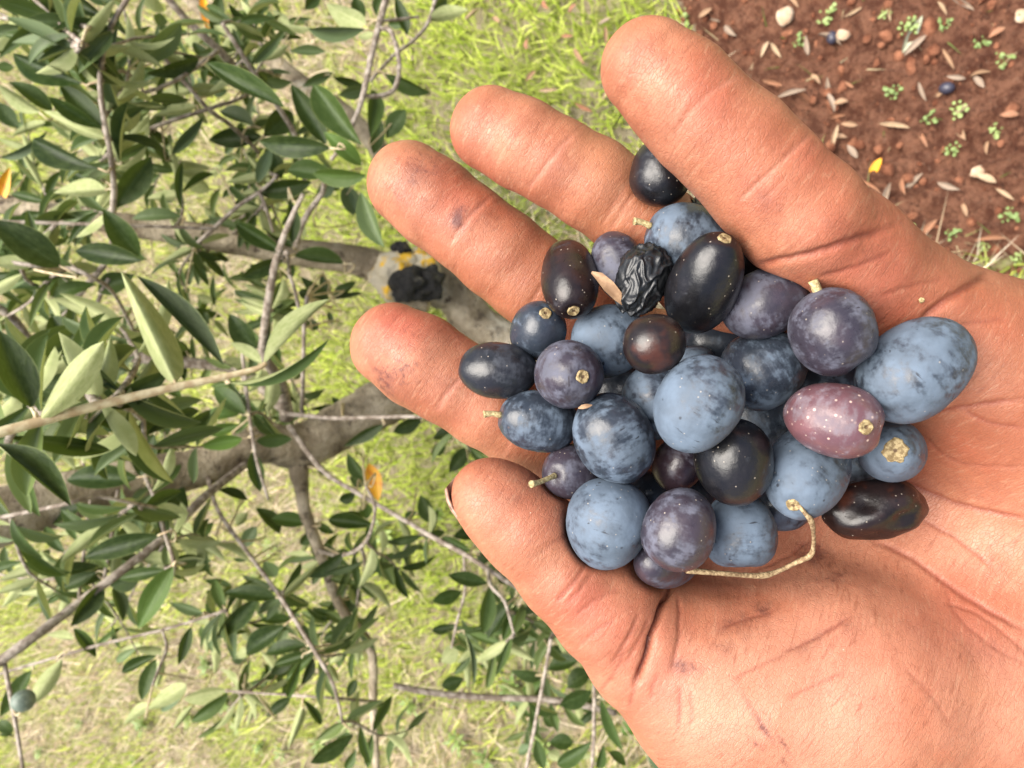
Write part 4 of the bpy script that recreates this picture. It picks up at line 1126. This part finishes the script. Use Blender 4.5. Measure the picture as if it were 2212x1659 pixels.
for pts, w, dep, red in CREASES:
    us = [p[0] for p in pts]; vs = [p[1] for p in pts]
    m = np.flatnonzero((HU > min(us) - 60) & (HU < max(us) + 60) & (HW > min(vs) - 60) & (HW < max(vs) + 60) & (face > 0))
    if not len(m): continue
    X = np.stack([HU[m], HW[m]], 1)
    X = X + np.stack([np.sin(X[:, 1] * .11 + X[:, 0] * .05), np.sin(X[:, 0] * .13 - X[:, 1] * .04)], 1) * .8
    # dense polyline
    best = np.full(len(m), 1e9); par = np.zeros(len(m))
    P = [Vector((p[0], p[1], 0)) for p in pts]
    D, _r = smooth_path(P, [0] * len(P), 6)
    for k in range(len(D) - 1):
        a = np.array(D[k][:2]); b = np.array(D[k + 1][:2])
        ba = b - a
        h = np.clip(((X - a) @ ba) / (ba @ ba + 1e-9), 0, 1)
        dd = np.linalg.norm(X - a - h[:, None] * ba, axis=1)
        c = dd < best
        best[c] = dd[c]; par[c] = (k + h[c]) / (len(D) - 1)
    w = max(4.2, w * .58)
    taper = np.clip(np.minimum(par, 1 - par) * 6, 0.15, 1)
    g = np.exp(-(best / w) ** 2) * taper
    disp[m] += (-dep * .62 * g - dep * .16 * np.exp(-(best / (w * 3.2)) ** 2) * taper) * face[m]
    if red > 0: crease[m] = np.maximum(crease[m], g * red * face[m])
    else: pale_line[m] = np.maximum(pale_line[m], -g * red * face[m])
for u, v, L, W, ang, st in STAINS:
    c, s = math.cos(R(ang)), math.sin(R(ang))
    x = (HU - u) * c - (HW - v) * s
    y = (HU - u) * s + (HW - v) * c
    dirt = np.maximum(dirt, st * np.exp(-((x / L) ** 2 + (y / W) ** 2)) * face)
for u, v, rr, st in [(1700, 1480, 330, 1.0), (2080, 1180, 150, .5), (2150, 1500, 220, .8), (1330, 1450, 110, .5), (1460, 270, 80, .35), (1060, 300, 70, .3)]:  # paler heel: its brighter open-sky light is put into the skin colour
    pale = np.maximum(pale, st * np.exp(-(((HU - u) ** 2 + (HW - v) ** 2) / rr ** 2)))
red = np.zeros(len(HV))
for u, v, rr, st in [(860, 700, 60, .9), (1900, 600, 170, .6), (1640, 420, 90, .35), (1250, 1290, 60, .8), (1330, 1380, 80, .3), (1430, 1490, 60, .5), (1000, 440, 50, .3),
                     (1760, 330, 70, .5), (1530, 220, 70, .4), (1150, 1120, 70, .4), (1830, 560, 120, .5), (1850, 1420, 90, .3), (2100, 1330, 120, .35)]:
    red = np.maximum(red, st * np.exp(-(((HU - u) ** 2 + (HW - v) ** 2) / rr ** 2)))
pale = np.maximum(pale, pale_line); red = np.maximum(red, pale_line * .35)
# soft lumpiness of real flesh
lump = np.array([mnoise.noise(Vector(p) * 90.0) for p in HV]) * 0.22 + np.array([mnoise.noise(Vector(p) * 260.0) for p in HV]) * 0.07
HV = HV + HNRM * ((disp + lump) * 0.001)[:, None]

# local frame: x along the fingers
fa = R(-35)
HROT = np.array([[math.cos(fa), math.sin(fa), 0], [-math.sin(fa), math.cos(fa), 0], [0, 0, 1]])
HC = cs(1700, 1000, .165)
me = mesh_np('hand', (HV - HC) @ HROT.T, HQ)
ca = me.color_attributes.new('skin', 'FLOAT_COLOR', 'POINT')
ca.data.foreach_set('color', np.stack([crease, dirt, pale, red], 1).astype(np.float32).ravel())

s = NT('skin')
co = s.coord()
attr = s.n('Attribute', attribute_name='skin')
sep = s.n('SeparateColor'); s.l(attr.outputs['Color'], sep.inputs[0])
cr_, di_, pa_ = sep.outputs[0], sep.outputs[1], sep.outputs[2]
re_ = attr.outputs['Alpha']
base = s.mix(s.ramp(s.noise(co, 70, 5), .35, .68), (.283, .092, .047), (.380, .151, .084))
base = s.mix(s.ramp(s.noise(co, 230, 5, .65), .52, .74, 0, .45), base, (.26, .078, .042))
base = s.mix(s.math('MULTIPLY', pa_, .75), base, (.455, .206, .134))
base = s.mix(s.ramp(s.noise(s.mapping(co, loc=(0, 3, 1)), 45, 4, .6), .50, .68, 0, .5), base, (.37, .108, .056))
base = s.mix(s.ramp(s.noise(s.mapping(co, loc=(4, 0, 2)), 32, 3, .6), .52, .68, 0, .45), base, (.37, .155, .078))
base = s.mix(s.math('MULTIPLY', re_, .75), base, (.37, .085, .055))
# fine lines
lx = s.mapping(co, scale=(1, .16, .16))
lines = s.noise(lx, 1500, 3, .6, .6)
vor = s.voronoi(s.mapping(co, scale=(1.0, .4, .4)), 2100, 'DISTANCE_TO_EDGE')
net = s.ramp(vor, 0.0, .10, 1.0, 0.0)
base = s.mix(s.math('MULTIPLY', s.ramp(lines, .54, .68), s.ramp(s.noise(co, 85, 3), .38, .66, .12, .55)), base, (.19, .058, .030))
base = s.mix(s.math('MULTIPLY', s.ramp(lines, .32, .45, 1, 0), .30), base, (.46, .25, .155))
base = s.mix(s.math('MULTIPLY', net, .16), base, (.17, .055, .03))
base = s.mix(s.math('MULTIPLY', s.ramp(s.noise(co, 900, 5, .75), .50, .66), s.ramp(s.noise(s.mapping(co, loc=(2, 0, 1)), 60, 3), .42, .62, .04, .34)), base, (.20, .060, .032))
base = s.mix(s.math('MULTIPLY', cr_, .85), base, (.17, .036, .022))
# ground-in earth: blotchy, strongest in the lines
grit = s.ramp(s.noise(co, 700, 4, .7), .50, .66)
sm = s.ramp(s.noise(co, 160, 4, .6), .35, .7)
dmask = s.math('MULTIPLY', di_, s.math('ADD', s.math('MULTIPLY', sm, 1.15), s.math('MULTIPLY', grit, .8)), )
base = s.mix(s.math('MINIMUM', dmask, .85), base, (.085, .024, .020))
film = s.math('MULTIPLY', s.ramp(s.noise(co, 38, 4, .6), .48, .72), .30)
base = s.mix(film, base, (.19, .075, .034))
dots = s.math('MULTIPLY', s.ramp(s.voronoi(co, 620), .05, .13, 1, 0), s.ramp(s.noise(co, 60, 2), .52, .66))
base = s.mix(s.math('MULTIPLY', dots, .55), base, (.14, .05, .03))
flake = s.math('MULTIPLY', s.ramp(s.voronoi(co, 300), .02, .05, 1, 0), s.ramp(s.noise(co, 110, 2), .58, .66))
base = s.mix(s.math('MULTIPLY', flake, .5), base, (.85, .68, .55))
hgt = s.math('ADD', s.math('MULTIPLY', lines, .8), s.math('MULTIPLY', net, -.30))
bn = s.bump(hgt, .48, .0003)
bn = s.bump(s.noise(co, 420, 4, .6), .12, .0006, bn)
s.set(Base_Color=base, Roughness=s.ramp(s.noise(co, 300, 4), .3, .7, .42, .62), Normal=bn, Specular_IOR_Level=.42,
      Subsurface_Weight=.12, Subsurface_Scale=.004, Subsurface_Radius=(1.0, .32, .16))
me.materials.append(s.mat)
hand = bpy.data.objects.new('hand', me)
hand.matrix_world = Matrix.Translation(Vector(c2w(HC))) @ Matrix(((HROT @ AX).T).tolist()).to_4x4()
link(hand)
tag(hand, 'bare cupped left hand, palm up with earth-stained skin, full of dark olives', 'hand')

# thumb nail: thin curved plate on the far side of the thumb tip
ta, tb = cs(1052, 1064, .1530), cs(1140, 1142, .1530)
tdir = (tb - ta) / np.linalg.norm(tb - ta)
out = np.array([-.72, -.52, -.42]); out = out - tdir * (out @ tdir); out /= np.linalg.norm(out)
sid = np.cross(tdir, out)
NV, NF = [], []
na, nbn = 10, 12
for layer in (0, 1):
    for i in range(na):
        t = -0.62 + 1.52 * i / (na - 1)
        tt = min(max(t, 0), 1)
        rr = (80 + 22 * tt) * .153 / FPX * (1.0 if t > 0 else math.sqrt(max(.2, 1 - (t / .8) ** 2)))
        for j in range(nbn):
            th = R(-52 + 104 * j / (nbn - 1))
            NV.append(ta + (tb - ta) * t + (out * math.cos(th) + sid * math.sin(th) * .96) * (rr + .0006 - .0006 * layer))
for i in range(na - 1):
    for j in range(nbn - 1):
        a = i * nbn + j
        NF.append((a, a + 1, a + nbn + 1, a + nbn))
        b = a + na * nbn
        NF.append((b, b + nbn, b + nbn + 1, b + 1))
o2 = na * nbn
rim = [j for j in range(nbn)] + [i * nbn + nbn - 1 for i in range(1, na)] + [(na - 1) * nbn + j for j in range(nbn - 2, -1, -1)] + [i * nbn for i in range(na - 2, 0, -1)]
for k in range(len(rim)):
    a, b = rim[k], rim[(k + 1) % len(rim)]
    NF.append((a, a + o2, b + o2, b))
nme = mesh_from('thumb_nail', (np.array(NV) - HC) @ HROT.T, NF)
nm = NT('nail')
nc = nm.coord()
nm.set(Base_Color=nm.mix(nm.ramp(nm.noise(nc, 700, 4), .45, .62), (.34, .20, .14), (.12, .06, .04)), Roughness=.4)
nme.materials.append(nm.mat)
nail = bpy.data.objects.new('thumb_nail', nme)
link(nail, hand)
# ------------------------------------------------------------------ olives: meshes and skins
SKINS = {BLK: ((.004, .004, .005), (.009, .008, .010)), BRN: ((.007, .004, .004), (.018, .009, .008)),
         PUR: ((.014, .009, .014), (.030, .018, .024)), PNK: ((.085, .030, .036), (.13, .046, .05)), IND: ((.006, .007, .011), (.016, .016, .024))}
BLOOMC = {BLK: (.045, .052, .068), BRN: (.045, .044, .056), PUR: (.092, .095, .128), PNK: (.165, .135, .16), IND: (.092, .124, .168)}
def olive_material(i, skin, bloom, speck, ext):
    m = NT('olive_skin_%02d' % i)
    rnd = random.Random(i * 7 + 3)
    off = m.mapping(m.coord(), loc=(rnd.uniform(-1, 1), rnd.uniform(-1, 1), rnd.uniform(-1, 1)))
    c1, c2 = SKINS[skin]
    skin_c = m.mix(m.ramp(m.noise(off, 150, 4), .4, .65), c1, c2)
    if 'rust' in ext or 'shrunk' in ext:
        skin_c = m.mix(m.ramp(m.noise(off, 140, 3), .54, .68), skin_c, (.045, .014, .008))
    n1 = m.noise(off, 85, 5, .60, .8)
    n2 = m.noise(m.mapping(off, scale=(1, .25, 1), rot=(.3, rnd.random() * 3, rnd.random() * 3)), 900, 4, .65)
    n3 = m.noise(off, 420, 4, .65)
    n4 = m.noise(m.mapping(off, scale=(1, .14, 1), rot=(rnd.random() * 3, rnd.random() * 3, .4)), 420, 3, .6)
    n1 = m.math('ADD', m.math('MULTIPLY', n1, .62), m.math('MULTIPLY', n4, .38))
    cover = m.math('ADD', m.math('MULTIPLY', n1, .58), m.math('ADD', m.math('MULTIPLY', n2, .17), m.math('MULTIPLY', n3, .25)))
    th = .628 - .200 * bloom
    mask = m.ramp(cover, th - .055, th + .06)
    bc = BLOOMC[skin]
    bcol = m.mix(m.ramp(m.noise(off, 210, 4), .35, .7), tuple(x * .72 for x in bc), tuple(min(1, x * 1.12) for x in bc))
    thin = m.mix(.16, skin_c, bc)                      # a breath of wax everywhere
    col = m.mix(m.math('MULTIPLY', mask, min(1, .55 + bloom * .5)), thin if bloom > .3 else skin_c, bcol)
    # scratches through the wax
    sc = m.noise(m.mapping(off, scale=(1, .06, 1), rot=(rnd.random() * 3, 0, rnd.random() * 3)), 1300, 2, .5)
    scr = m.math('MULTIPLY', m.ramp(sc, .66, .72), m.ramp(m.noise(off, 180, 2), .5, .6))
    col = m.mix(m.math('MULTIPLY', scr, .8), col, c1)
    blot = m.math('MULTIPLY', m.ramp(m.voronoi(off, 330), .07, .14, 1, 0), m.ramp(m.noise(off, 260, 2), .5, .6))
    col = m.mix(m.math('MULTIPLY', blot, .75), col, c1)
    vd = m.n('TexVoronoi'); m.l(off, vd.inputs['Vector']); vd.inputs['Scale'].default_value = 820
    pick = m.n('SeparateColor'); m.l(vd.outputs['Color'], pick.inputs[0])
    dot = m.math('MULTIPLY', m.ramp(vd.outputs['Distance'], .07, .16, 1, 0), m.ramp(pick.outputs[0], .90 - .5 * speck, .92 - .5 * speck))
    col = m.mix(m.math('MULTIPLY', dot, .30 + .35 * speck), col, (.42, .36, .29))
    if 'dots' in ext:
        vb = m.n('TexVoronoi'); m.l(off, vb.inputs['Vector']); vb.inputs['Scale'].default_value = 760
        pk2 = m.n('SeparateColor'); m.l(vb.outputs['Color'], pk2.inputs[0])
        col = m.mix(m.math('MULTIPLY', m.ramp(vb.outputs['Distance'], .06, .26, .8, 0), m.ramp(pk2.outputs[1], .25, .75)), col, (.62, .46, .38))
    if 'pits' in ext or 'pit' in ext:
        vp = m.voronoi(off, 150)
        col = m.mix(m.ramp(vp, .06, .10, .9, 0), col, (.20, .10, .05))
        col = m.mix(m.ramp(vp, .025, .045, 1, 0), col, (.01, .006, .005))
    if 'raisin' in ext or 'wrinkle' in ext:
        col = m.mix(m.ramp(m.noise(off, 500, 4), .55, .75), (.008, .009, .010), (.035, .035, .036))
        rough = .36
    else:
        rough = m.math('ADD', m.math('MULTIPLY', mask, .40), m.ramp(n3, .3, .7, .27, .38))
    bn = m.bump(m.noise(off, 650, 5, .6), .22, .0004)
    bn = m.bump(m.noise(off, 130, 3), .25, .0012, bn)
    m.set(Base_Color=col, Roughness=rough, Normal=bn, Specular_IOR_Level=.5)
    return m.mat

cal = NT('calyx_scar')
cc = cal.coord()
cx = cal.n('SeparateXYZ'); cal.l(cc, cx.inputs[0])
cr = cal.math('SQRT', cal.math('ADD', cal.math('MULTIPLY', cx.outputs[1], cx.outputs[1]), cal.math('MULTIPLY', cx.outputs[2], cx.outputs[2])))
cal.set(Base_Color=cal.mix(cal.ramp(cr, .0002, .0005, .9, 0), cal.mix(cal.ramp(cal.noise(cc, 1500, 4), .4, .62), (.15, .10, .04), (.34, .26, .13)), (.07, .035, .015)), Roughness=.75,
        Normal=cal.bump(cal.noise(cc, 2500, 3), .6, .0003))
stk = NT('stalk_bark')
sc_ = stk.coord()
stk.set(Base_Color=stk.mix(stk.ramp(stk.noise(sc_, 1800, 4), .4, .62), (.26, .19, .085), (.48, .40, .20)), Roughness=.7,
        Normal=stk.bump(stk.noise(sc_, 2500, 3), .6, .0003))
water = NT('water_drop')
water.set(Base_Color=(1, 1, 1), Roughness=.02, IOR=1.33, Transmission_Weight=1.0)
dryleaf = NT('dry_leaf')
dl = dryleaf.coord()
dryleaf.set(Base_Color=dryleaf.mix(dryleaf.ramp(dryleaf.noise(dl, 500, 4), .4, .65), (.20, .115, .06), (.31, .19, .105)), Roughness=.7)

def olive_mesh(o):
    ext = o['ext']
    rnd = random.Random(o['i'] + 50)
    nu, nv = (150, 100) if 'raisin' in ext or 'wrinkle' in ext else (44, 30)
    off = Vector((rnd.uniform(-9, 9), rnd.uniform(-9, 9), rnd.uniform(-9, 9)))
    dents = []
    if 'dent' in ext: dents += [(Vector((-.95, .1, .35)), .55, .22)]
    if 'shrunk' in ext: dents += [(Vector((.45, -.25, .85)), .42, .26), (Vector((-.35, .45, .82)), .40, .20), (Vector((-.2, -.75, .6)), .4, .16), (Vector((.9, .2, .3)), .35, .18)]
    if 'dimple' in ext: dents += [(Vector((-.93, -.25, .35)), .28, .13)]
    if rnd.random() < .6: dents += [(Vector((rnd.uniform(-1, 1), rnd.uniform(-1, 1), rnd.uniform(.1, 1))).normalized(), .4, .05)]
    egg = rnd.uniform(-.08, .08)
    lump = .06 if 'shrunk' in ext else rnd.uniform(.018, .032)
    V, F = [], []
    for j in range(nv + 1):
        ph = math.pi * j / nv
        for k in range(nu):
            th = 2 * math.pi * k / nu
            n = Vector((math.cos(ph), math.sin(ph) * math.cos(th), math.sin(ph) * math.sin(th)))
            r = 1 + egg * n.x * (1 - n.x * n.x) * 1.5
            pw = 1 + .05 * (1 - n.x * n.x) * abs(n.x)          # slightly fuller shoulders
            r *= pw
            r += lump * mnoise.noise(n * (2.3 if 'shrunk' in ext else 1.4) + off) + .006 * mnoise.noise(n * 5 + off)
            if 'calyx' in ext or 'stalk' in ext or 'stub' in ext:
                t = max(0, (n.x - .90) / .10)
                r -= .07 * t * t
            r += .010 * max(0, (-n.x - .90) / .10) ** 2        # blossom-end point
            for c, w, dep in dents:
                q = (n - c).length / w
                r -= dep * math.exp(-q * q)
            if 'raisin' in ext or 'wrinkle' in ext:
                q = n * 2.3 + off + Vector((mnoise.noise(n * 2 + off), mnoise.noise(n * 2 - off), mnoise.noise(n * 2 + off * 2))) * .55
                q = Vector((q.x * .55, q.y * 1.1, q.z * 1.1))
                rid = 1 - abs(mnoise.noise(q * .95)) * 2.2
                rid2 = 1 - abs(mnoise.noise(q * 2.0)) * 2.2
                r += (-.11 + .12 * rid ** 3 * (1 if rid > 0 else 0) + .035 * rid2) * (1 if 'raisin' in ext else .6)
            V.append((n.x * o['r'][0] * r, n.y * o['r'][1] * r, n.z * o['r'][2] * r))
    for j in range(nv):
        for k in range(nu):
            k2 = (k + 1) % nu
            F.append((j * nu + k, (j + 1) * nu + k, (j + 1) * nu + k2, j * nu + k2))
    return mesh_from('olive', V, F)

def scar_mesh(r, depth, big=False):
    V, F = [], []
    prof = [(0, .35), (.30, .30), (.42, .75), (.58, .45), (.72, 1.0), (.90, .75), (1.0, -.4)]
    ns = 22
    rnd = random.Random(int(r * 1e7))
    wob = [rnd.uniform(.93, 1.08) for _ in range(ns)]
    for q, hgt in prof:
        for s_ in range(ns):
            a = 2 * math.pi * s_ / ns
            rr = r * q * (1 + (wob[s_] - 1) * q * (1.6 if big else 1))
            V.append((hgt * depth, rr * math.cos(a), rr * math.sin(a)))
    for i in range(len(prof) - 1):
        for s_ in range(ns):
            s2 = (s_ + 1) % ns
            F.append((i * ns + s_, i * ns + s2, (i + 1) * ns + s2, (i + 1) * ns + s_))
    return mesh_from('calyx', V, F)

for o in OLV:
    ob = bpy.data.objects.new('olive', olive_mesh(o))
    ob.data.materials.append(olive_material(o['i'], o['skin'], o['bloom'], o['speck'], o['ext']))
    ob.matrix_world = Matrix.Translation(Vector(c2w(o['c']))) @ Matrix(((o['rot'] @ AX).T).tolist()).to_4x4()
    link(ob)
    tag(ob, o['label'], 'olive', 'olives heaped in the hand')
    ext = o['ext']
    rx = o['r'][0]
    if 'calyx' in ext:
        big = 'bigscar' in ext
        c = bpy.data.objects.new('stalk_scar', scar_mesh(.0021 if big else .00125, .00035, big))
        c.data.materials.append(cal.mat)
        link(c, ob)
        c.location = (rx * (.935), 0, 0)
        if o['i'] == 17:                       # this one's scar sits off the end, turned to the light
            w = o['rot'] @ cs(1868, 922, 1.0); o0 = o['rot'] @ -o['c']
            A, B, Cc = ((w / o['r']) ** 2).sum(), 2 * (w * o0 / o['r'] ** 2).sum(), ((o0 / o['r']) ** 2).sum() - 1
            h = o0 + w * ((-B - math.sqrt(max(0, B * B - 4 * A * Cc))) / (2 * A))
            nn = Vector(h / o['r'] ** 2).normalized()
            c.location = Vector(h) * 1.035
            c.rotation_mode = 'QUATERNION'; c.rotation_quaternion = nn.to_track_quat('X', 'Z')
    st = None
    if 'stalk' in ext: st = ([(0, 0, 0), (.002, .0002, 0), (.0052, .0006, -.0004), (.0072, .0006, -.0006)], .00055)
    elif 'stubr' in ext: st = ([(0, 0, 0), (.0018, 0, .001), (.0040, -.0005, .0015)], .0007)
    elif 'stub' in ext: st = ([(0, 0, 0), (.0018, 0, 0), (.0034, .0004, 0)], .00058)
    if st:
        pts = [(rx * .93 + p[0], p[1], p[2]) for p in st[0]]
        P, RR = smooth_path(pts, [st[1] * 1.15] + [st[1] * .9] * (len(pts) - 2) + [st[1] * 1.3], 4)
        V, F = tube_data(P, RR, 10, True, .08, o['i'])
        t = bpy.data.objects.new('stalk', mesh_from('stalk', V, F))
        t.data.materials.append(stk.mat)
        link(t, ob)
    if 'dimple' in ext and o['u'] == 1798:
        V, F = tube_data(smooth_path([(rx * .85, 0, 0), (rx * .85 + .003, .0003, 0)], [.0008, .0009], 4)[0], [.0008] * 5, 10, True, .2, 3)
        t = bpy.data.objects.new('stalk', mesh_from('stalk', V, F)); t.data.materials.append(stk.mat); link(t, ob)

# water drops on the glossy black olive
go = OLV[2]
for k, (du, dv, rr) in enumerate([(1490, 606, .00085), (1491, 571, .0004)]):
    n = np.array([(du - go['u']), -(dv - go['v']), 0.0]) * go['d'] / FPX
    l = go['rot'] @ n
    z = math.sqrt(max(0, 1 - (l[0] / go['r'][0]) ** 2 - (l[1] / go['r'][1]) ** 2 - (l[2] / go['r'][2]) ** 2))
    p = go['c'] + n + np.array([0, 0, z * go['r'][1] * .985])
    bm = bmesh.new()
    bmesh.ops.create_uvsphere(bm, u_segments=20, v_segments=14, radius=rr)
    for v in bm.verts: v.co.z *= .7
    dm = bpy.data.meshes.new('water_drop'); bm.to_mesh(dm); bm.free()
    dm.polygons.foreach_set('use_smooth', [True] * len(dm.polygons))
    dm.materials.append(water.mat)
    w = bpy.data.objects.new('water_drop', dm)
    w.matrix_world = Matrix.Translation(Vector(c2w(p))) @ Matrix((AX.T).tolist()).to_4x4()
    link(w)
    tag(w, ['larger round water drop on the glossy black olive', 'tiny water drop above the larger one on the glossy black olive'][k], 'water drop', 'water drops on an olive')

# the long bent twig lying at the edge of the heap
tw = [(1716, 1084, .1345), (1727, 1094, .1335), (1741, 1111, .1335), (1752, 1125, .1345), (1757, 1150, .1380), (1757, 1180, .1410), (1750, 1200, .1425),
      (1720, 1215, .1440), (1685, 1232, .1440), (1650, 1243, .1430), (1600, 1242, .1415), (1550, 1238, .1400), (1483, 1232, .1390)]
P, RR = smooth_path([at(*p) for p in tw], [.00045, .00036, .0004, .00056, .00036, .00036, .00055, .00045, .00042, .0006, .00046, .00046, .00058], 5)
V, F = tube_data(P, RR, 10, True, .14, 5)
o_ = P[0].copy()
t = bpy.data.objects.new('twig', mesh_from('twig', [v - o_ for v in V], F))
tm = NT('twig_bark'); tc = tm.coord()
tm.set(Base_Color=tm.mix(tm.ramp(tm.noise(tc, 1200, 4), .38, .62), (.17, .105, .05), (.36, .26, .14)), Roughness=.75, Normal=tm.bump(tm.noise(tc, 2200, 3), .8, .0004))
t.data.materials.append(tm.mat); t.location = o_
link(t); tag(t, 'thin bent tan twig curving along lower edge of the olive heap', 'twig')

# scrap of dry leaf pinched between the fruit, and a chip of straw
def scrap(name, mid, half, depth_c, label, cat, curl):
    V, F = [], []
    n = len(mid)
    P = [at(*p) for p in mid]
    for i, p in enumerate(P):
        tdir = (P[min(i + 1, n - 1)] - P[max(i - 1, 0)]).normalized()
        vw = (CAM_LOC - p).normalized()
        sd = tdir.cross(vw).normalized()
        h = half[i]
        for k in (-1, -.5, 0, .5, 1):
            V.append(p + sd * h * k + vw * (abs(k) * curl * h))
    for k2 in range(len(V)):
        V.append(V[k2] + FWD * .00018)
    m5 = n * 5
    for i in range(n - 1):
        for k in range(4):
            a = i * 5 + k
            F.append((a, a + 1, a + 6, a + 5)); F.append((a + m5, a + 5 + m5, a + 6 + m5, a + 1 + m5))
    o0 = P[0].copy()
    q = bpy.data.objects.new(name, mesh_from(name, [v - o0 for v in V], F))
    q.location = o0
    q.data.materials.append(dryleaf.mat)
    link(q); tag(q, label, cat)
scrap('dry_leaf', [(1278, 588, .1385), (1295, 597, .1380), (1315, 618, .1380), (1335, 640, .1385), (1352, 656, .1390), (1364, 669, .1395)],
      [.0002, .0008, .0011, .0009, .0006, .0001], 0, 'narrow dry tan leaf scrap beside the shrivelled wrinkled olive', 'leaf', .5)
scrap('straw_chip', [(1249, 882, .1385), (1258, 879, .1383), (1268, 877, .1383), (1279, 875, .1385)], [.0001, .0004, .0004, .0001], 0,
      'tiny chip of straw under the round violet blue olive', 'straw', .3)
scrap('straw_chip', [(1625, 560, .1440), (1640, 566, .1440), (1658, 577, .1445)], [.0001, .0005, .0002], 0,
      'pale dry sliver under the base of the little finger', 'straw', .3)

# crumbs stuck to the palm
for k, (u, v, r, lab) in enumerate([(1995, 653, .0005, 'pale crumb stuck on the palm under the little finger'), (1290, 1085, .0004, 'tiny pale speck on the inside of the thumb')]):
    m = np.flatnonzero((np.abs(HU - u) < 7) & (np.abs(HW - v) < 7))
    if not len(m): continue
    q = HV[m[np.argmax(HV[m, 2])]]
    bm = bmesh.new(); bmesh.ops.create_icosphere(bm, subdivisions=2, radius=r)
    for vv in bm.verts: vv.co *= 1 + .5 * mnoise.noise(vv.co * (1.6 / r) + Vector((k, 0, 3)))
    dm = bpy.data.meshes.new('crumb'); bm.to_mesh(dm); bm.free()
    dm.materials.append(stk.mat)
    w = bpy.data.objects.new('crumb', dm); w.location = Vector(c2w(q)); link(w); tag(w, lab, 'crumb', 'crumbs on the skin')
